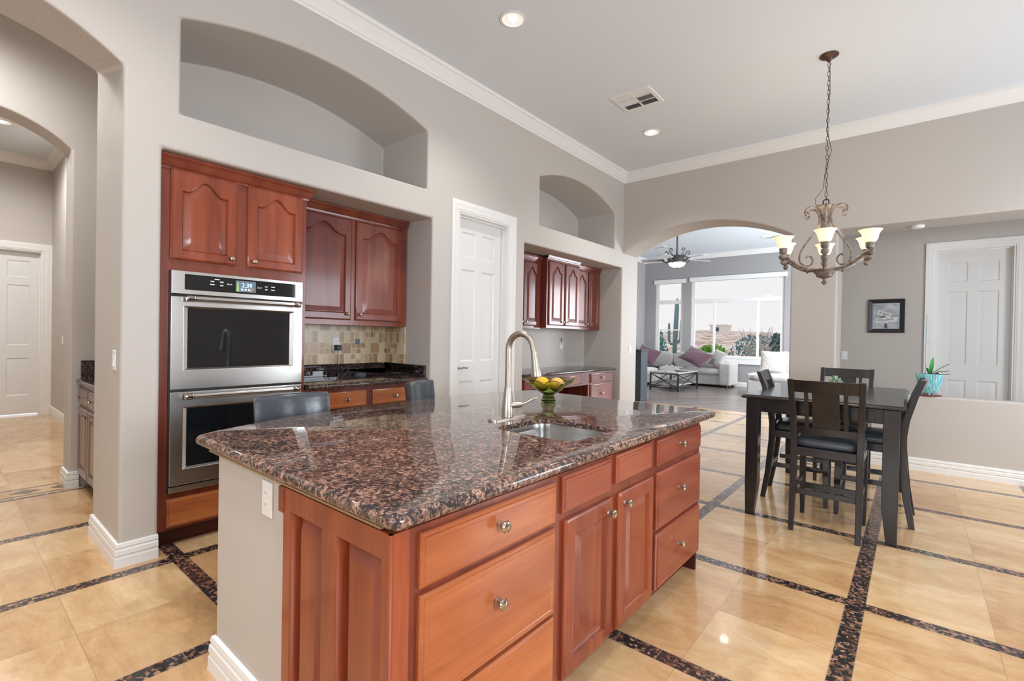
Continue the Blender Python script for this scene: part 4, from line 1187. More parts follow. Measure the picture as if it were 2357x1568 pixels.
mb = MB(); mb.tube([(fx + .02, fy + .01, ZT + .070), (fx + .05, fy + .03, ZT + .074), (fx + .065, fy + .04, ZT + .078)], [.017, .0155, .012], 12)
mb.tube([(fx + .062, fy + .038, ZT + .078), (fx + .085, fy + .055, ZT + .090), (fx + .11, fy + .073, ZT + .108), (fx + .13, fy + .088, ZT + .115)], [.009, .009, .0105, .005], 10, flat=.6); mb.build('lever_handle', M['brushed'], fc)

# fruit bowl
bx, by = -1.880, 2.640
bw = thing('fruit_bowl', 'green pressed-glass footed bowl with petal rim holding fruit on the island', 'bowl', (bx, by, ZT))
mb = MB(); n = 48
def petal(k):
    a = 2 * PI * k / n; return a, abs(math.cos(4 * a / 1.0 * 1.0))
prof = [(0.034, .0), (.036, .006), (.030, .020), (.026, .030), (.027, .036)]
K = 1.38
mb.lathe([(r * K, ZT + .0005 + z * K) for r, z in prof], bx, by, n, True); mb.build('foot', M['greenglass'], bw)
ls = []
for r, z, am in ((.006, .0375, 0), (.030, .039, 0), (.052, .052, 0), (.074, .070, .0), (.094, .086, .012), (.118, .100, .03), (.1155, .103, .03), (.091, .090, .012), (.071, .0745, 0), (.049, .057, 0), (.028, .0445, 0), (.006, .043, 0)):
    l = []
    for k in range(n):
        a = 2 * PI * k / n; p_ = abs(math.cos(4 * a)) ** 0.7
        q_ = K * (r - am * .5 + am * p_ * .9); l.append((bx + q_ * math.cos(a), by + q_ * math.sin(a), ZT + K * (z + am * (p_ - .5) * .75)))
    ls.append(l)
mb.loops(ls, True, True, True); mb.build('petal_dish', M['greenglass'], bw)
def fruit(name, label, cat, c, r, m, s3):
    mb = MB(); mb.sphere(c, r, 20, 14, s3); o = mb.build(name, m, off=c); o.location = c; tag(o, label, cat); return o
lm = fruit('lemon', 'bright yellow lemon at the left in the green glass bowl', 'fruit', (bx - .042, by - .018, ZT + .118), .050, M['lemon'], (1.1, .95, .98))
fruit('orange', 'pale orange fruit at the right in the green glass bowl', 'fruit', (bx + .042, by + .036, ZT + .116), .050, M['peach'], (1, 1, .96))

# ------------------------------------------------------------------ bar stools
def stool(label, x, y, rz, zt, w=.44):
    o = thing('bar_stool', label, 'stool', (0, 0, 0), 'leather bar stools at the island')
    # local: faces +x (towards the island), back at -x
    mb = MB(); n = 13; ls = []
    for z, th, sc_ in ((0.62, .045, .80), (.64, .06, .92), (.72, .068, .97), (.84, .070, 1.0), (zt - .03, .068, 1.0), (zt - .008, .056, .985), (zt, .030, .97)):
        fr_, bk_ = [], []
        for k in range(n):
            t_ = -1 + 2 * k / (n - 1); e = (1 - abs(t_) ** 6) ** .5 if abs(t_) < 1 else 0
            cv = .075 * t_ * t_; yy = t_ * w / 2 * sc_
            fr_.append((-.235 + cv + th * (.25 + .75 * e) * .5 - (z - .62) * .12, yy, z)); bk_.append((-.235 + cv - th * (.25 + .75 * e) * .5 - (z - .62) * .12, yy, z))
        ls.append(fr_ + bk_[::-1])
    mb.loops(ls, True, True, True); mb.build('backrest', M['leather'], o, smooth=60)
    mb = MB(); ls = []
    for z, s_ in ((.585, .94), (.60, 1.0), (.645, 1.0), (.665, .95), (.672, .80)):
        ls.append([(.0 + .215 * s_ * math.copysign(abs(math.cos(a)) ** .5, math.cos(a)), .215 * s_ * math.copysign(abs(math.sin(a)) ** .5, math.sin(a)), z) for a in [2 * PI * k / 32 for k in range(32)]])
    mb.loops(ls, True, True, True); mb.build('seat', M['leather'], o, smooth=60)
    for sx_ in (-1, 1):
        for sy_ in (-1, 1):
            mb = MB(); mb.sections([(sx_ * .20, sy_ * .19, 0, .03, .03), (sx_ * .175, sy_ * .175, .586, .042, .042)]); mb.build('leg', M['espresso'], o, smooth=0)
    for sy_ in (-1, 1):
        mb = MB(); mb.bar((-.19, sy_ * .187, .20), (.19, sy_ * .187, .20), .02, .03); mb.build('stretcher', M['espresso'], o, smooth=0)
    o.location = (x, y, 0); o.rotation_euler = (0, 0, rz); return o


stool('black leather bar stool in front of the double oven, its back edge above the counter', -2.55, 1.345, math.radians(4), 0.985, .45)
stool('black leather bar stool swivelled by the far drawers, light glaring on its back', -2.60, 2.39, math.radians(26), 1.00, .40)

# ------------------------------------------------------------------ dining table and chairs
dt = thing('dining_table', 'dark espresso counter-height dining table with tapered square legs', 'table', (-.53, 4.86, 0))
TX0, TX1, TY0, TY1 = -1.03, -.035, 4.02, 5.70
mb = MB(); R4 = lambda d_, z: [(TX0 + d_, TY0 + d_, z), (TX1 - d_, TY0 + d_, z), (TX1 - d_, TY1 - d_, z), (TX0 + d_, TY1 - d_, z)]
mb.loops([R4(.030, .897), R4(.012, .900), R4(.0, .908), R4(.0, .916), R4(.010, .921), R4(.016, .930)], True, True, True); mb.build('tabletop', M['espresso'], dt, smooth=0)
mb = MB(); a_ = .050
for x0, x1, y0, y1 in ((TX0 + .09, TX1 - .09, TY0 + a_, TY0 + a_ + .02), (TX0 + .09, TX1 - .09, TY1 - a_ - .02, TY1 - a_), (TX0 + a_, TX0 + a_ + .02, TY0 + .09, TY1 - .09), (TX1 - a_ - .02, TX1 - a_, TY0 + .09, TY1 - .09)):
    mb.box(x0, x1, y0, y1, .80, .898)
mb.box(TX0 + .16, TX1 - .16, TY0 + a_ - .006, TY0 + a_, .81, .88)
mb.build('apron', M['espresso'], dt, bevel=.003)
for sx_, cx in ((-1, TX0 + .075), (1, TX1 - .075)):
    for cy in (TY0 + .075, TY1 - .075):
        mb = MB(); mb.sections([(cx + sx_ * .012, cy, 0, .058, .062), (cx, cy, .24, .088, .088), (cx, cy, .898, .088, .088)]); mb.build('leg', M['espresso'], dt, bevel=.003)


def make_chair():
    o = thing('dining_chair', '', 'chair', (0, 0, 0), 'dark dining chairs round the table')
    # local: sitter faces +y; origin on the floor under the seat
    for s_ in (-1, 1):
        mb = MB(); X = s_ * .195
        secs = [(X + s_ * .0, -.268, 0, .032, .036), (X, -.232, .22, .037, .044), (X, -.205, .50, .040, .050), (X, -.203, .64, .040, .050), (X + s_ * .004, -.222, .78, .040, .046), (X + s_ * .010, -.268, .95, .038, .040), (X + s_ * .014, -.315, 1.08, .036, .034)]
        mb.sections(secs); mb.build('leg', M['espresso'], o, bevel=.004)
        mb = MB(); mb.sections([(X, .190, 0, .028, .030), (X, .185, .25, .040, .042), (X, .180, .565, .042, .044)]); mb.build('leg', M['espresso'], o, bevel=.004)
        mb = MB(); mb.box(X - .010, X + .010, -.19, .16, .275, .312); mb.build('stretcher', M['espresso'], o, bevel=.002)
    mb = MB(); mb.box(-.176, .176, -.228, -.208, .255, .295); mb.build('stretcher', M['espresso'], o, bevel=.002)
    mb = MB(); mb.box(-.175, .175, .172, .194, .20, .245); mb.build('stretcher', M['espresso'], o, bevel=.002)
    mb = MB(); mb.box(-.212, .212, -.222, .205, .530, .590); mb.build('seat_frame', M['espresso'], o, bevel=.004)
    mb = MB(); ls = []
    for z, s_ in ((.5905, .955), (.602, 1.0), (.625, 1.0), (.645, .95), (.657, .82), (.662, .5)):
        ls.append([(.212 * s_ * math.copysign(abs(math.cos(a)) ** .35, math.cos(a)), .012 + .212 * s_ * math.copysign(abs(math.sin(a)) ** .35, math.sin(a)), z) for a in [2 * PI * k / 40 for k in range(40)]])
    mb.loops(ls, True, True, True); mb.build('seat_cushion', M['leather'], o, smooth=60)

    def yb(z):
        zs = [(.64, -.203), (.78, -.222), (.95, -.268), (1.08, -.315)]
        for (a, b), (c, d_) in zip(zs[:-1], zs[1:]):
            if z <= c: return b + (d_ - b) * (z - a) / (c - a)
        return zs[-1][1]

    def rail(z0, z1, hw, curve, th):
        mb = MB(); ls = []
        for k in range(13):
            t_ = -1 + 2 * k / 12; off = -curve * (1 - t_ * t_)
            ls.append([(t_ * hw, yb(z0) + off - th / 2, z0), (t_ * hw, yb(z1) + off - th / 2, z1), (t_ * hw, yb(z1) + off + th / 2, z1), (t_ * hw, yb(z0) + off + th / 2, z0)])
        mb.loops(ls, True, True, True); return mb
    rail(.990, 1.075, .195, .022, .024).build('top_rail', M['espresso'], o, smooth=40)
    rail(.690, .738, .182, .010, .022).build('lower_rail', M['espresso'], o, smooth=40)

    def slat(x0, x1, th=.012):
        mb = MB(); ls = []
        for k in range(7):
            z = .730 + (.998 - .730) * k / 6; c = (x0 + x1) / 2 / .19; off = -.016 * (1 - c * c) * (k / 6 * .6 + .5); y = yb(z) + off
            ls.append([(x0, y - th / 2, z), (x1, y - th / 2, z), (x1, y + th / 2, z), (x0, y + th / 2, z)])
        mb.loops(ls, True, True, True); return mb
    slat(-.080, .080).build('splat', M['espresso'], o, smooth=40)
    slat(-.128, -.102).build('slat', M['espresso'], o, smooth=40); slat(.102, .128).build('slat', M['espresso'], o, smooth=40)
    return o


c0 = make_chair()
spots = [(-.463, 4.198, 0.0, 'dark wood dining chair nearest the camera, its back splat turned toward the island'),
         (-.735, 4.815, math.radians(-86), 'dark wood dining chair on the window side, pushed in from the left'),
         (-.262, 4.735, math.radians(90), 'dark wood dining chair on the right side before the half wall, back seen edge-on'),
         (-.53, 5.690, math.radians(180), 'dark wood dining chair at the far end of the table, only its back rail showing')]
for i, (x, y, rz, lb) in enumerate(spots):
    o = c0 if i == 0 else copy_tree(c0)
    o.location = (x, y, 0); o.rotation_euler = (0, 0, rz); o['label'] = lb

# succulent in a pot on the table
sx, sy = -.525, 5.0
su = thing('potted_succulent', 'pale green succulent in a small white pot on the dining table', 'plant', (sx, sy, .930))
mb = MB(); mb.lathe([(0.0, .9305), (.058, .9305), (.066, .935), (.070, .998), (.064, 1.0), (.062, .985), (0, .985)], sx, sy, 28, False); mb.build('pot', M['concrete'], su)
mb = MB()
random.seed(3)
for ring, (nl_, ln, el) in enumerate(((7, .058, 12), (6, .052, 38), (4, .045, 66))):
    for k in range(nl_):
        a = 2 * PI * (k + .5 * ring) / nl_ + random.uniform(-.15, .15); e = math.radians(el + random.uniform(-8, 8))
        p0 = Vector((sx, sy, .995 + ring * .006)); dv = Vector((math.cos(a) * math.cos(e), math.sin(a) * math.cos(e), math.sin(e)))
        mb.tube([p0, p0 + dv * ln * .45, p0 + dv * ln * .8 + Vector((0, 0, .004)), p0 + dv * ln + Vector((0, 0, .008))], [.007, .013, .010, .002], 8, flat=.5)
mb.build('leaves', M['succulent'], su)

# orchid in teal pot on the half wall
px_, py_ = .122, 6.785
og = thing('saucer', 'red clay saucer under the teal pot on the half wall', 'saucer', (px_, py_, .795))
mb = MB(); mb.lathe([(0, .7952), (.075, .7952), (.105, .800), (.108, .806), (.100, .805), (.07, .8015), (0, .801)], px_, py_, 28, False); mb.build('dish', M['terracotta'], og)
orc = thing('potted_orchid', 'orchid with green leaves and a tall bare stem in a square teal pot', 'plant', (px_, py_, .806))
mb = MB(); ls = []
for z, w in ((.826, .066), (.834, .074), (.93, .100), (1.026, .116), (1.028, .110), (1.01, .104), (1.008, .0)):
    ls.append([(px_ + w * math.copysign(abs(math.cos(a)) ** .6, math.cos(a)), py_ + .70 * w * math.copysign(abs(math.sin(a)) ** .6, math.sin(a)), z) for a in [2 * PI * k / 32 + .2 for k in range(32)]])
mb.loops(ls, True, True, False); mb.build('pot', M['teal'], orc, smooth=50)
mb = MB()
for k in range(3): a = 2 * PI * k / 3 + .5; mb.lathe_ax([(.012, 0), (.014, .022)], (px_ + .035 * math.cos(a), py_ + .03 * math.sin(a), .8055), (0, 0, 1), 8)
mb.build('feet', M['teal'], orc)
mb = MB()
for k in range(22): mb.sphere((px_ + random.uniform(-.085, .085), py_ + random.uniform(-.05, .05), 1.012 + random.uniform(0, .012)), random.uniform(.010, .018), 7, 5, (1.2, .8, .7))
mb.build('bark', M['bark'], orc)


def strap_leaf(mb, p, d_, ln, w, droop):
    p = Vector(p); d_ = Vector(d_).normalized(); sd = d_.cross(Vector((0, 0, 1))).normalized(); ls = []
    for k in range(9):
        t_ = k / 8; q = p + d_ * ln * t_ + Vector((0, 0, -droop * t_ * t_)); ww = w * math.sin(PI * min(1, .12 + .88 * t_)) ** .7 * (1 if t_ < .98 else .2) + .003
        ls.append([tuple(q - sd * ww + Vector((0, 0, .006))), tuple(q - Vector((0, 0, .002))), tuple(q + sd * ww + Vector((0, 0, .006))), tuple(q + Vector((0, 0, .003)))])
    mb.loops(ls, True, True, True)


for d_, ln, w, dr_ in (((.12, -.1, 1), .19, .026, .0), ((.75, -.15, .75), .22, .030, .03), ((.85, -.25, .42), .17, .024, .02), ((-.3, .3, .8), .08, .016, .0)):
    mb = MB(); strap_leaf(mb, (px_ + .005, py_, 1.015), d_, ln, w, dr_); mb.build('leaf', M['leaf'], orc, smooth=60)
mb = MB(); mb.tube([(px_ - .03, py_, 1.01), (px_ - .036, py_ - .01, 1.2), (px_ - .032, py_ - .01, 1.45), (px_ - .030, py_ - .012, 1.665)], .0032, 6)
for z, s_ in ((1.50, -1), (1.36, 1), (1.27, -1)): mb.tube([(px_ - .033, py_ - .01, z), (px_ - .033 + s_ * .03, py_ - .012, z + .004)], .0016, 5)
mb.build('flower_stem', M['stem'], orc)
for k, (dx_, dy_, ex) in enumerate(((.075, -.02, .012), (.10, .01, -.004))):
    pass
mb = MB(); mb.sphere((px_ + .078, py_ - .03, 1.038), .024, 14, 9); b_ = mb.build('glass_ball', M['nickel'], orc)
mb = MB(); mb.tube([(px_ + .08, py_ - .03, 1.03), (px_ + .13, py_ - .03, 1.03), (px_ + .165, py_ - .03, 1.037)], .003, 6); mb.build('silver_pick', M['nickel'], orc)

# framed print
pf = thing('framed_print', 'square black framed grey photo print of two street signs on the wall', 'picture', (-.31, YH, 1.72))
fx0, fx1, fz0, fz1 = -.512, -.112, 1.490, 1.952
mb = MB(); Rf = lambda d_, w: [(fx0 + d_, YH - w, fz0 + d_), (fx1 - d_, YH - w, fz0 + d_), (fx1 - d_, YH - w, fz1 - d_), (fx0 + d_, YH - w, fz1 - d_)]
mb.loops([Rf(0, .001), Rf(0, .026), Rf(.006, .032), Rf(.030, .024), Rf(.044, .020), Rf(.054, .014), Rf(.054, .010)], True, False, False); mb.build('frame', M['frameblack'], pf, smooth=0)
mb = MB(); mb.quad(*Rf(.052, .011)); mb.build('print', M['print'], pf, smooth=0)
yp = YH - .0122; cx_, cz_ = (fx0 + fx1) / 2, (fz0 + fz1) / 2


def sign(c, W_, H_, ang, m, dy=0.0):
    mb = MB(); ca, sa = math.cos(ang), math.sin(ang)
    mb.quad(*[(c[0] + u * ca - v * sa, yp - dy, c[1] + u * sa + v * ca) for u, v in ((-W_ / 2, -H_ / 2), (W_ / 2, -H_ / 2), (W_ / 2, H_ / 2), (-W_ / 2, H_ / 2))]); return mb


sign((cx_ - .002, cz_ - .135), .030, .066, 0, M['signgrey']).build('sign_post', M['signgrey'], pf, smooth=0)
sign((cx_ + .000, cz_ - .088), .022, .030, 0, M['signwhite']).build('sign_post', M['signwhite'], pf, smooth=0)
sign((cx_ - .02, cz_ + .030), .155, .056, math.radians(-22), M['signwhite'], .0003).build('sign_plate', M['signwhite'], pf, smooth=0)
sign((cx_ - .050, cz_ - .020), .09, .018, math.radians(32), M['signgrey'], .0004).build('sign_shadow', M['signgrey'], pf, smooth=0)
sign((cx_ + .005, cz_ - .052), .235, .058, math.radians(4.5), M['signwhite'], .0006).build('sign_plate', M['signwhite'], pf, smooth=0)
text('sign_lettering', 'ALBERT', .036, M['signgrey'], pf, (cx_ - .018, yp - .0012, cz_ + .030), (PI / 2, math.radians(22), 0))
text('sign_lettering', 'WILLIAMS', .040, M['signgrey'], pf, (cx_ - .006, yp - .0016, cz_ - .052), (PI / 2, math.radians(-4.5), 0))

# ------------------------------------------------------------------ chandelier
hx, hy_ = -.615, 4.95
cl = thing('chandelier', 'six-light iron chandelier with scroll arms and glowing glass bells over the table', 'chandelier', (hx, hy_, ZC))
mb = MB(); mb.lathe([(0.0, ZC - .001), (.070, ZC - .001), (.072, ZC - .008), (.060, ZC - .018), (.035, ZC - .026), (.022, ZC - .040), (.012, ZC - .055), (0, ZC - .056)], hx, hy_, 28, False); mb.build('canopy', M['bronze'], cl)
mb = MB(); z = ZC - .060; k = 0
while z > 2.60:
    a = 0 if k % 2 == 0 else PI / 2
    mb.tube([(hx + .010 * math.sin(t_) * math.cos(a), hy_ + .010 * math.sin(t_) * math.sin(a), z - .022 + .024 * math.cos(t_)) for t_ in [2 * PI * j / 10 for j in range(10)]], .0024, 5, True)
    z -= .040; k += 1
mb.build('chain', M['bronze'], cl)
mb = MB(); mb.tube([(hx + .006, hy_, ZC - .05), (hx + .012, hy_, 3.5), (hx - .004, hy_, 3.2), (hx + .03, hy_ + .01, 3.0), (hx - .015, hy_, 2.8), (hx - .02, hy_, 2.68), (hx - .08, hy_, 2.60), (hx - .075, hy_, 2.545), (hx - .01, hy_, 2.53)], .0025, 6); mb.build('cord', M['bronze'], cl)
mb = MB(); mb.tube([(hx + .022 * math.cos(t_), hy_, 2.558 + .026 * math.sin(t_)) for t_ in [2 * PI * j / 16 for j in range(16)]], .005, 6, True); mb.build('hanging_ring', M['blackplastic'], cl)
mb = MB(); mb.lathe([(0.0, 2.53), (.050, 2.53), (.072, 2.527), (.075, 2.520), (.060, 2.505), (.045, 2.47), (.036, 2.42), (.034, 2.36), (.040, 2.31), (.030, 2.28), (.012, 2.26), (.010, 2.0), (.012, 1.985), (.080, 1.982), (.092, 1.972), (.086, 1.955), (.066, 1.935), (.058, 1.912), (.030, 1.900), (.012, 1.892), (.009, 1.880), (.022, 1.870), (.024, 1.862), (.012, 1.850), (.004, 1.840), (0, 1.838)], hx, hy_, 24, False); mb.build('stem', M['chand'], cl)
a0 = math.atan2(-hy_, -hx)
for k in range(6):
    a = a0 + PI / 3 * k; ca, sa = math.cos(a), math.sin(a); P = lambda r, z: (hx + r * ca, hy_ + r * sa, z)
    mb = MB(); mb.tube([P(.02, 1.985), P(.08, 1.975), P(.14, 1.978), P(.20, 1.998), P(.26, 2.035), P(.315, 2.075), P(.345, 2.085)], [.013, .013, .015, .015, .016, .015, .013], 8)
    for j in range(7):
        t_ = j / 6; mb.sphere(P(.15 + .15 * t_, 1.978 + .085 * t_ - .010 + .012 * t_), .012, 7, 5)
    arm = mb.build('arm', M['chand'], cl)
    mb = MB(); mb.sphere(P(.358, 2.080), .030, 14, 9); mb.sphere(P(.352, 2.034), .022, 12, 8); mb.lathe([(.012, 2.098), (.026, 2.108), (.032, 2.125), (.030, 2.140), (.034, 2.150), (.031, 2.158), (0, 2.158)], hx + .352 * ca, hy_ + .352 * sa, 16, False); mb.build('cup', M['chand'], arm)
    mb = MB(); ex, ey = hx + .352 * ca, hy_ + .352 * sa
    mb.lathe([(.030, 2.150), (.044, 2.166), (.052, 2.188), (.057, 2.212), (.066, 2.234), (.082, 2.252), (.0795, 2.2525), (.0635, 2.236), (.0545, 2.213), (.0495, 2.188), (.0415, 2.168), (.026, 2.154)], ex, ey, 24, False); mb.build('lamp_shade', M['shade'], arm)
    mb = MB(); mb.sphere((ex, ey, 2.205), .030, 14, 10, (1, 1, 1.3)); mb.build('bulb', M['bulb'], arm)
    # long scroll brace between neck and arm
    mb = MB(); a2 = a + PI / 6; ca2, sa2 = math.cos(a2), math.sin(a2)
    if k % 2 == 0 or True:
        ca2, sa2 = ca, sa
        pts = [(.155, 2.475), (.135, 2.452), (.160, 2.440), (.178, 2.462), (.165, 2.500), (.120, 2.520), (.075, 2.500), (.050, 2.440), (.050, 2.375), (.085, 2.300), (.150, 2.215), (.205, 2.130), (.220, 2.070), (.200, 2.020), (.160, 1.998), (.118, 2.010), (.098, 2.045), (.110, 2.082), (.140, 2.095), (.155, 2.075)]
        # smooth
        for _ in range(2):
            q = [pts[0]]
            for (x1_, z1_), (x2_, z2_) in zip(pts[:-1], pts[1:]):
                q += [(.75 * x1_ + .25 * x2_, .75 * z1_ + .25 * z2_), (.25 * x1_ + .75 * x2_, .25 * z1_ + .75 * z2_)]
            pts = q + [pts[-1]]
        if k % 2 == 1:
            mb.tube([(hx + r * ca2, hy_ + r * sa2, z) for r, z in pts], .0085, 7); mb.build('scroll', M['chand'], cl)
        else:
            mb.tube([(hx + r * ca2, hy_ + r * sa2, z) for r, z in pts[:len(pts) // 2 + 30] if z > 2.37], .0085, 7); mb.build('scroll', M['chand'], cl)
pl = bpy.data.lights.new('chandelier_lamp', 'POINT'); pl.energy = 13; pl.color = (1, .84, .62); pl.shadow_soft_size = .30
po = bpy.data.objects.new('chandelier_lamp', pl); C.objects.link(po); po.location = (hx, hy_, 2.42)

# ------------------------------------------------------------------ recessed lights, vents
def recessed(label, x, y, z, power, group='recessed ceiling lights', ang=128):
    o = thing('recessed_light', label, 'ceiling light', (x, y, z), group)
    mb = MB(); mb.lathe([(.100, z - .0005), (.102, z - .006), (.086, z - .008), (.084, z - .002)], x, y, 32, False); mb.build('trim_ring', M['plastic'], o)
    mb = MB(); mb.lathe([(.084, z - .003), (.076, z - .0012), (.050, z - .0008)], x, y, 32, False); mb.build('reflector', M['canrefl'], o)
    mb = MB(); mb.lathe([(.0, z - .010), (.034, z - .008), (.042, z - .0012)], x, y, 24, False); mb.build('bulb', M['canglow'], o)
    can_or_fill_light(x, y, z - .03, power, ang=ang)
    return o


PW = 90
recessed('recessed ceiling light nearest the camera, above the island sink', -2.46, 2.885, ZC, PW)
recessed('recessed ceiling light beyond the square vent, near the room corner', -2.47, 5.50, ZC, PW)
recessed('recessed ceiling light in the hall ceiling at the left edge', -8.9, 0.52, 3.95, 180, ang=170)
for x, y in ((-2.46, 0.27), (-0.3, 0.27), (1.7, 0.27), (-2.46, -1.9), (0.2, -1.9), (1.7, 2.885), (1.7, 5.5)):
    can_or_fill_light(x, y, ZC - .03, PW)
for x, y in ((-4.8, -0.3),): can_or_fill_light(x, y, ZC - .05, 150, ang=165)  # unseen spot without a fixture, added to brighten the vestibule
can_or_fill_light(-6.9, 0.3, 3.9, 190, ang=170)  # fixtureless wide spot added to lift the dim hall
for x, y in ((-5.5, 9.0), (-2.5, 9.0), (-5.5, 13.2), (-2.0, 13.2)): can_or_fill_light(x, y, ZL - .05, 110, (1, .95, .9))  # living room fill spots, unseen and without fixtures
for x, y in ((0.3, 7.75), (1.8, 7.75)): can_or_fill_light(x, y, 3.15, 6)  # unseen spots put in to light the gallery wall


def vent(label, x0, x1, y0, y1, z, group='ceiling air vents', small=False):
    o = thing('ceiling_vent', label, 'vent', ((x0 + x1) / 2, (y0 + y1) / 2, z), group)
    mb = MB(); R5 = lambda d_, zz: [(x0 + d_, y0 + d_, zz), (x1 - d_, y0 + d_, zz), (x1 - d_, y1 - d_, zz), (x0 + d_, y1 - d_, zz)]
    mb.loops([R5(0, z - .0005), R5(.004, z - .010), R5(.04, z - .012), R5(.042, z - .002)], True, False, False); mb.build('frame', M['vent'], o, smooth=0)
    mb = MB(); mb.quad(*R5(.04, z - .0015)); mb.build('duct', M['ventdark'], o, smooth=0)
    ix0, ix1, iy0, iy1 = x0 + .042, x1 - .042, y0 + .042, y1 - .042; xm = (ix0 + ix1) / 2
    mb = MB(); mb.box(xm - .008, xm + .008, iy0, iy1, z - .012, z - .002)
    L = (iy1 - iy0) / 3
    for j in (1, 2): mb.box(ix0, ix1, iy0 + j * L - .004, iy0 + j * L + .004, z - .012, z - .002)
    mb.build('divider', M['vent'], o, smooth=0)
    mb = MB()
    for xa, xb in ((ix0, xm - .008), (xm + .008, ix1)):
        for j in range(3):
            ya, yb = iy0 + j * L + .005, iy0 + (j + 1) * L - .005
            if j == 1:
                nn = 9
                for q in range(nn):
                    xx = xa + (xb - xa) * (q + .5) / nn; s_ = .009 if xa == ix0 else -.009
                    mb.quad((xx - .004, ya, z - .011), (xx - .004, yb, z - .011), (xx - .004 + s_, yb, z - .003), (xx - .004 + s_, ya, z - .003))
            else:
                nn = 6
                for q in range(nn):
                    yy = ya + (yb - ya) * (q + .5) / nn; s_ = -.012 if j == 0 else .012
                    mb.quad((xa, yy, z - .011), (xb, yy, z - .011), (xb, yy + s_, z - .003), (xa, yy + s_, z - .003))
    mb.build('louvre', M['vent'], o, smooth=0)
    return o


vent('square white ceiling vent over the kitchen between the two recessed lights', -2.475, -2.045, 4.46, 4.85, ZC)
vent('white ceiling vent in the living room to the right of the ceiling fan', -3.05, -2.60, 13.30, 13.72, ZL)
vent('white ceiling vent in the living room to the left of the ceiling fan', -5.90, -5.50, 13.15, 13.45, ZL)
sd_ = thing('smoke_detector', 'small white detector under the header behind the chandelier', 'detector', (-0.02, 7.0, 2.655))
mb = MB(); mb.lathe([(0.0, 2.6545), (.060, 2.6545), (.060, 2.640), (.050, 2.625), (0, 2.622)], 0.0, 6.98, 24, False); mb.build('housing', M['plastic'], sd_)

# ------------------------------------------------------------------ living room
fx_, fy_, fz_ = -4.20, 10.84, 3.15
def fanfix(mb, k=1.28):
    """enlarge the body of the fan about its hub; the rod keeps its length"""
    mb.v = [(fx_ + (x - fx_) * (k if math.hypot(x - fx_, y - fy_) < .42 else 1 + (k - 1) * .35), fy_ + (y - fy_) * (k if math.hypot(x - fx_, y - fy_) < .42 else 1 + (k - 1) * .35), (3.15 + (z - 3.15) * k) if z < 3.6 else z) for x, y, z in mb.v]
    return mb


fn = thing('ceiling_fan', 'five-blade ceiling fan with scrollwork and a lit bowl in the living room', 'fan', (fx_, fy_, ZL))
mb = MB(); mb.lathe([(0, ZL - .001), (.07, ZL - .001), (.06, ZL - .05), (.02, ZL - .07), (.016, ZL - .08), (.016, 3.24), (0, 3.24)], fx_, fy_, 16, False); fanfix(mb).build('downrod', M['fanmetal'], fn)
mb = MB(); mb.lathe([(.02, 3.26), (.05, 3.25), (.11, 3.235), (.175, 3.222), (.185, 3.205), (.165, 3.17), (.150, 3.15), (.155, 3.125), (.145, 3.105), (0, 3.10)], fx_, fy_, 28, False); fanfix(mb).build('motor_housing', M['fanmetal'], fn)
mb = MB(); mb.lathe([(.148, 3.108), (.142, 3.085), (.12, 3.058), (.085, 3.038), (.03, 3.026), (0, 3.025)], fx_, fy_, 28, False); fanfix(mb).build('light_bowl', M['fanbowl'], fn)
mb = MB(); mb.lathe([(0, 3.03), (.018, 3.024), (.02, 3.012), (.008, 3.004), (0, 2.995)], fx_, fy_, 12, False); fanfix(mb).build('finial', M['fanmetal'], fn)
ry = math.atan2(fy_, fx_) - PI / 2
for k in range(5):
    a = ry + math.radians((28, 100, 172, 244, 316)[k]); ca, sa = math.cos(a), math.sin(a)
    Q = lambda r, s_, z: (fx_ + r * ca - s_ * sa, fy_ + r * sa + s_ * ca, z)
    mb = MB(); th = math.radians(12)
    pl_ = [(.22, -.045), (.30, -.058), (.70, -.072), (.72, -.06), (.72, .06), (.70, .072), (.30, .058), (.22, .045)]
    mb.prism(pl_, lambda r, s_: Q(r, s_, 3.168 + s_ * math.tan(th)), lambda r, s_: Q(r, s_, 3.176 + s_ * math.tan(th))); bl = fanfix(mb).build('blade', M['fanblade'], fn, smooth=0)
    mb = MB(); mb.tube([Q(.14, 0, 3.14), Q(.20, 0, 3.13), Q(.26, 0, 3.165), Q(.31, 0, 3.168)], [.012, .012, .010, .006], 7)
    mb.tube([Q(.17 + .030 * math.cos(t_) * (1 - t_ / 9), 0, 3.11 + .030 * math.sin(t_) * (1 - t_ / 9)) for t_ in [j * .45 for j in range(14)]], .006, 6); fanfix(mb).build('blade_bracket', M['fanmetal'], bl)
for k in range(4):
    a = ry + math.radians(90 * k); ca, sa = math.cos(a), math.sin(a)
    pts = [(.10, 3.345), (.085, 3.33), (.075, 3.35), (.095, 3.375), (.125, 3.37), (.135, 3.34), (.115, 3.30), (.075, 3.26), (.09, 3.245), (.13, 3.25), (.15, 3.28), (.17, 3.315), (.205, 3.31), (.215, 3.27), (.19, 3.25), (.175, 3.268)]
    for _ in range(2):
        q = [pts[0]]
        for (x1_, z1_), (x2_, z2_) in zip(pts[:-1], pts[1:]): q += [(.75 * x1_ + .25 * x2_, .75 * z1_ + .25 * z2_), (.25 * x1_ + .75 * x2_, .25 * z1_ + .75 * z2_)]
        pts = q + [pts[-1]]
    mb = MB(); mb.tube([(fx_ + r * ca, fy_ + r * sa, z) for r, z in pts], .008, 6); fanfix(mb).build('scroll', M['fanmetal'], fn)


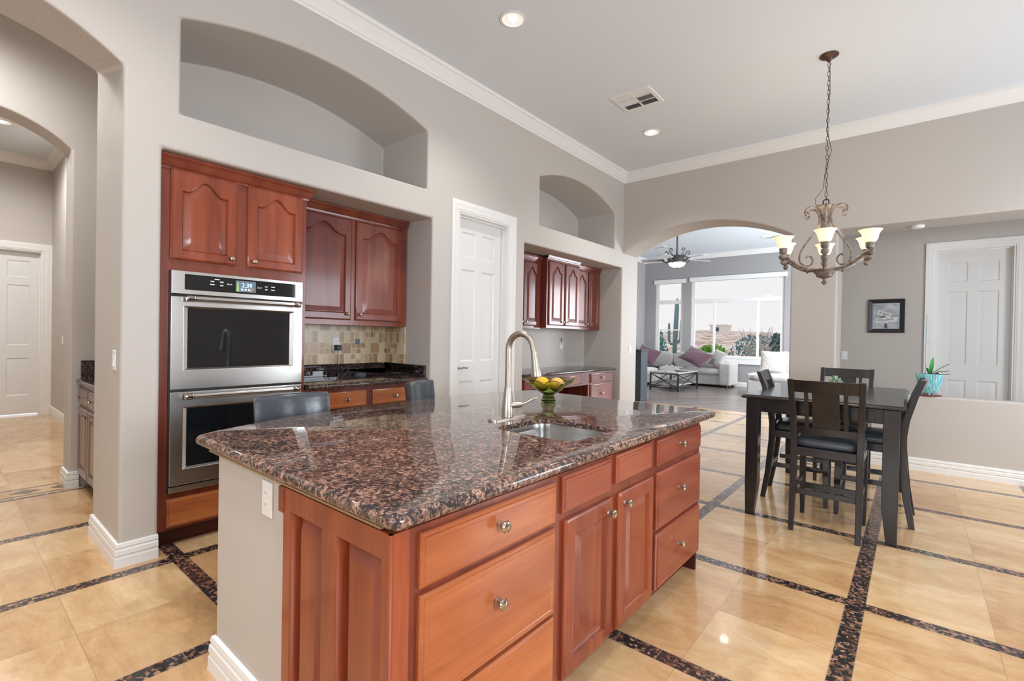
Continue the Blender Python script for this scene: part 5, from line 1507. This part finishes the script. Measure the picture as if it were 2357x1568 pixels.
def cushion(mb, c, W_, D_, H_, p=0.35, n=24, rot=None, m=10, pinch=0.0):
    """soft box centred on c"""
    ls = []
    for i in range(m + 1):
        t_ = -PI / 2 + PI * i / m; zz = math.sin(t_); s_ = max(.02, math.cos(t_) ** p)
        l = []
        for k in range(n):
            a = 2 * PI * k / n; cx, sy_ = math.copysign(abs(math.cos(a)) ** p, math.cos(a)), math.copysign(abs(math.sin(a)) ** p, math.sin(a))
            v = Vector((cx * W_ / 2 * s_, sy_ * D_ / 2 * s_, zz * H_ / 2))
            if rot: v = rot @ v
            l.append(tuple(Vector(c) + v))
        ls.append(l)
    mb.loops(ls, True, True, True); return mb


def pillow(name, label, c, w, h, th, rot, m, cat='pillow', group=None, parent=None):
    mb = MB(); n = 14; F, B = [], []
    for side in (1, -1):
        rows = []
        for i in range(n + 1):
            r = []
            for j in range(n + 1):
                u, v = -1 + 2 * i / n, -1 + 2 * j / n
                k = (1 - u * u) * (1 - v * v); puff = (k ** .38) * th / 2
                su, sv = u * (1 - .10 * (1 - v * v) * abs(u) ** 2 * 0 - .07 * (1 - v * v)), v * (1 - .07 * (1 - u * u))
                r.append(tuple(Vector(c) + rot @ Vector((su * w / 2, side * puff, sv * h / 2))))
            rows.append(r)
        mb.loops(rows, False)
    o = mb.build(name, m, parent, smooth=70, off=c if not parent else None)
    if not parent: o.location = c; tag(o, label, cat, group)
    return o


so = thing('sectional_sofa', 'pale grey sectional sofa under the living room windows', 'sofa', (-5.4, 14.6, 0))
mb = MB(); mb.box(-6.90, -4.02, 14.42, 15.10, .06, .36); mb.build('base', M['sofa'], so, bevel=.03, seg=3)
mb = MB(); mb.box(-6.90, -6.02, 13.12, 14.415, .06, .36); mb.build('chaise_base', M['sofa'], so, bevel=.03, seg=3)
mb = MB(); cushion(mb, (-6.46, 13.75, .40), .86, 1.28, .20, .3); mb.build('seat_cushion', M['sofa'], so, smooth=70)
for k in range(3):
    mb = MB(); cx = -6.02 + .02 + .64 * k + .32; 
    if k == 2: cx = -4.62
    cushion(mb, (cx if k else -5.78, 14.72, .42), (.80 if k == 2 else .70), .70, .22, .3); mb.build('seat_cushion', M['sofa'], so, smooth=70)
for cx, wd_ in ((-6.30, .95), (-5.42, .80), (-4.68, .72)):
    mb = MB(); cushion(mb, (cx, 14.98, .72), wd_, .26, .52, .35, rot=Matrix.Rotation(math.radians(-8), 3, 'X')); mb.build('back_cushion', M['sofa'], so, smooth=70)
mb = MB(); mb.box(-4.28, -3.97, 14.33, 15.14, .06, .70); mb.build('arm', M['sofa'], so, bevel=.05, seg=4)
for x, y in ((-4.1, 14.42), (-4.1, 15.05), (-6.8, 15.05), (-6.1, 13.2), (-6.8, 13.2)):
    mb = MB(); mb.box(x - .04, x + .04, y - .04, y + .04, 0, .062); mb.build('foot', M['espresso'], so, smooth=0)
RZ = lambda d_: Matrix.Rotation(math.radians(d_), 3, 'Z'); RYm = lambda d_: Matrix.Rotation(math.radians(d_), 3, 'Y'); RXm = lambda d_: Matrix.Rotation(math.radians(d_), 3, 'X')
pillow('throw_pillow', 'plum velvet pillow at the left corner of the sofa beside the dark panel', (-6.42, 14.30, .86), .66, .66, .20, RZ(30) @ RXm(-42) @ RYm(28), M['purple'])
pillow('throw_pillow', 'large plum velvet pillow standing on its corner in the middle of the sofa', (-4.97, 14.42, .86), .82, .62, .20, RZ(6) @ RXm(-48) @ RYm(30), M['purple'])
pillow('throw_pillow', 'pale grey pillow leaning against the right arm of the sofa', (-4.40, 14.62, .82), .52, .50, .18, RZ(-35) @ RXm(-20) @ RYm(14), M['sofa'])
ac = thing('armchair', 'pale grey armchair by the big window, half hidden by the column', 'armchair', (-2.45, 13.2, 0))
mb = MB(); mb.box(-3.15, -1.95, 12.75, 13.70, .06, .40); mb.build('base', M['sofa'], ac, bevel=.05, seg=4)
mb = MB(); cushion(mb, (-2.52, 13.12, .46), 1.10, .86, .20, .3); mb.build('seat_cushion', M['sofa'], ac, smooth=70)
mb = MB(); cushion(mb, (-2.45, 13.62, .78), 1.05, .28, .62, .35, rot=RXm(-8)); mb.build('back_cushion', M['sofa'], ac, smooth=70)
mb = MB(); mb.box(-3.17, -3.01, 12.78, 13.68, .40, .55); mb.build('arm', M['sofa'], ac, bevel=.05, seg=4)
pillow('throw_pillow', 'cream textured pillow on the armchair by the window', (-2.68, 13.28, .84), .60, .56, .20, RXm(-15), M['cream'])

cf = thing('coffee_table', 'low coffee table with grey top and black X-braced iron frame', 'table', (-5.05, 13.0, 0))
cx0, cx1, cy0, cy1 = -5.45, -4.66, 12.30, 13.75
mb = MB(); mb.box(cx0, cx1, cy0, cy1, .455, .490); mb.build('tabletop', M['tabletop'], cf, bevel=.004)
mb = MB(); mb.box(cx0 + .03, cx1 - .03, cy0 + .03, cy1 - .03, .145, .185); mb.build('shelf', M['tabletop'], cf, bevel=.004)
for x in (cx0 + .02, cx1 - .02):
    for y in (cy0 + .02, cy1 - .02):
        mb = MB(); mb.box(x - .018, x + .018, y - .018, y + .018, 0, .455); mb.build('leg', M['iron'], cf, smooth=0)
mb = MB()
for y in (cy0 + .02, cy1 - .02):
    mb.box(cx0 + .02, cx1 - .02, y - .014, y + .014, .43, .455); mb.box(cx0 + .02, cx1 - .02, y - .014, y + .014, .06, .085)
for x in (cx0 + .02, cx1 - .02):
    mb.box(x - .014, x + .014, cy0 + .02, cy1 - .02, .43, .455); mb.box(x - .014, x + .014, cy0 + .02, cy1 - .02, .06, .085)
mb.build('frame_rail', M['iron'], cf, smooth=0)
for y in (cy0 + .02, cy1 - .02):
    mb = MB(); mb.bar((cx0 + .03, y, .09), (cx1 - .03, y, .43), .016); mb.bar((cx0 + .03, y, .43), (cx1 - .03, y, .09), .016); mb.build('cross_brace', M['iron'], cf, smooth=0)
for x in (cx0 + .02, cx1 - .02):
    mb = MB(); mb.bar((x, cy0 + .03, .09), (x, cy1 - .03, .43), .016); mb.bar((x, cy0 + .03, .43), (x, cy1 - .03, .09), .016); mb.build('cross_brace', M['iron'], cf, smooth=0)


def wine_glass(label, x, y):
    o = thing('wine_glass', label, 'glass', (x, y, .49), 'wine glasses on the coffee table')
    mb = MB(); z = .4905
    mb.lathe([(0.0, z), (.034, z), (.030, z + .004), (.005, z + .010), (.004, z + .080), (.012, z + .092), (.034, z + .115), (.040, z + .145), (.034, z + .185), (.0325, z + .185), (.038, z + .145), (.032, z + .117), (.008, z + .096), (0, z + .094)], x, y, 20, False); mb.build('glass', M['glass'], o); return o


wine_glass('left wine glass of the two on the coffee table', -5.12, 12.62); wine_glass('right wine glass of the two, nearer the grey plate', -5.02, 12.78)
plt = thing('serving_dish', 'shallow grey dish on the coffee table', 'dish', (-4.86, 13.0, .49))
mb = MB(); mb.lathe([(0, .4905), (.11, .4905), (.20, .520), (.205, .527), (.195, .524), (.10, .498), (0, .497)], -4.86, 13.0, 30, False); mb.build('dish', M['tabletop'], plt)
cst = thing('coaster', 'pale square coaster lying in front of the dish on the coffee table', 'coaster', (-4.95, 12.52, .49))
mb = MB(); mb.box(-5.03, -4.87, 12.44, 12.60, .4905, .503); mb.build('slab', M['cream'], cst, bevel=.003)
dp_ = thing('console_cabinet', 'dark blue-grey cabinet end showing past the wall beside the sofa', 'cabinet', (-4.95, 9.9, 0))
mb = MB(); mb.box(-5.40, -4.535, 9.79, 10.12, .0, 1.085); mb.build('body', M['bluegrey'], dp_, bevel=.008)
mb = MB(); mb.box(-5.42, -4.52, 9.775, 10.14, 1.0855, 1.118); mb.build('top', M['bluegrey'], dp_, bevel=.006)

# ------------------------------------------------------------------ garden outside the windows
mb = MB(); mb.box(-60, 40, 15.40, 90, -.30, -.15); gd = mb.build('ground', M['gravel'], smooth=0); struct(gd)
mb = MB(); random.seed(21)
ls = []
for yy, hb in ((40, -.2), (60, .9), (85, 2.2), (110, 3.2), (140, 3.3)):
    ls.append([(xx, yy + 3 * math.sin(xx * .13), hb + (.5 * math.sin(xx * .21 + yy) if hb > 0 else 0)) for xx in range(-90, 41, 5)])
mb.loops(ls, False); struct(mb.build('hillside', M['hill'], smooth=60))


def bush(label, x, y, r, h, m, n=420, seed=1, group='desert bushes outside the windows'):
    random.seed(seed); mb = MB()
    for k in range(n):
        a = random.uniform(0, 2 * PI); t_ = random.random() ** .5; zz = random.random() ** 1.2
        rr = r * (1 - .5 * zz ** 2) * t_; c = Vector((x + rr * math.cos(a), y + rr * math.sin(a), -.12 + h * zz))
        d1 = Vector((random.uniform(-1, 1), random.uniform(-1, 1), random.uniform(-.3, 1.2))).normalized(); d2 = d1.orthogonal().normalized(); s_ = random.uniform(.06, .13)
        mb.add([c - d1 * s_, c + d2 * s_ * .45, c + d1 * s_ * 1.2, c - d2 * s_ * .45], [(0, 1, 2, 3)])
    o = thing('bush', label, 'bush', (x, y, -.15), group)
    mb.build('foliage', m, o, smooth=0, recalc=False)
    mb = MB()
    for k in range(6):
        a = random.uniform(0, 2 * PI); mb.tube([(x, y, -.16), (x + .25 * r * math.cos(a), y + .25 * r * math.sin(a), h * .4), (x + .5 * r * math.cos(a), y + .5 * r * math.sin(a), h * .8)], [.025, .016, .006], 5)
    mb.build('stems', M['twig'], o); return o


bush('blue-green bush at the left in the narrow window', -8.15, 18.6, .75, 1.75, M['bushblue'], 900, 2)
bush('bright green bush low in the narrow window', -7.3, 17.2, .8, .95, M['bushgreen'], 900, 3)
bush('bright green bush in the left pane of the wide window', -5.45, 17.4, .75, 1.25, M['bushgreen'], 900, 4)
bush('dark bush at the far middle of the wide window', -5.6, 27, 2.3, 1.75, M['bushblue'], 1100, 5)
bush('blue-green bush in the right pane of the wide window', -3.7, 19.5, .45, 1.7, M['bushblue'], 700, 6)
bush('low green bush in the right pane of the wide window', -3.55, 17.3, .55, .90, M['bushgreen'], 600, 7)


def cactus(label, x, y, h, arms):
    o = thing('saguaro_cactus', label, 'cactus', (x, y, -.15))
    mb = MB()
    def rib(pts, rads):
        P_ = [Vector(p) for p in pts]; n = 24; ls = []
        for i, p in enumerate(P_):
            tv = (P_[min(i + 1, len(P_) - 1)] - P_[max(i - 1, 0)]).normalized(); ux = Vector((1, 0, 0)) if abs(tv.x) < .8 else Vector((0, 1, 0)); b = tv.cross(ux).normalized(); c = b.cross(tv)
            ls.append([tuple(p + (c * math.cos(2 * PI * k / n) + b * math.sin(2 * PI * k / n)) * rads[i] * (1.0 if k % 2 else .84)) for k in range(n)])
        mb.loops(ls, True, True, True)
    rib([(x, y, -.16), (x, y, .6), (x + .02, y, h * .5), (x + .06, y, h * .85), (x + .07, y, h - .08), (x + .07, y, h)], [.085, .09, .095, .09, .07, .02])
    mb.build('trunk', M['cactus'], o, smooth=0)
    for s_, z0, hh, rr in arms:
        mb = MB(); rib([(x, y, z0), (x + s_ * .16, y, z0 + .02), (x + s_ * .24, y, z0 + .14), (x + s_ * .25, y, z0 + .5), (x + s_ * .25, y, hh - .08), (x + s_ * .25, y, hh)], [rr * .8, rr, rr, rr, rr * .8, .02]); mb.build('arm', M['cactus'], o, smooth=0)
    return o


cactus('tall saguaro cactus with two raised arms in the narrow window', -7.62, 19.6, 3.05, [(-1, 1.15, 2.05, .055), (1, 1.25, 2.2, .055)])
oc_ = thing('ocotillo', 'leafless pale branching shrub in the wide window', 'shrub', (-4.5, 19.0, -.15))
mb = MB(); random.seed(11)
for k in range(34):
    a = random.uniform(0, 2 * PI); l = random.uniform(.25, .85); hh = random.uniform(1.1, 1.9); b0 = (-4.35 + random.uniform(-.1, .1), 19.0 + random.uniform(-.1, .1), -.16)
    mb.tube([b0, (b0[0] + .4 * l * math.cos(a), b0[1] + .4 * l * math.sin(a), hh * .5), (b0[0] + l * math.cos(a), b0[1] + l * math.sin(a), hh)], [.022, .015, .006], 5)
mb.build('branches', M['twig'], oc_)
hs = thing('house', 'distant pale stucco house on the hill in the wide window', 'house', (-31, 105, -.15))
mb = MB(); mb.box(-33, -30.2, 104, 109, 1.5, 4.5); mb.build('wall', M['stucco'], hs, smooth=0)
mb = MB(); mb.box(-33.2, -30.0, 103.8, 109.2, 4.5, 4.7); mb.build('roof', M['stucco'], hs, smooth=0)
mb = MB(); mb.box(-32.2, -31.2, 103.9, 104.0, 3.3, 4.1); mb.build('window', M['bluegrey'], hs, smooth=0)
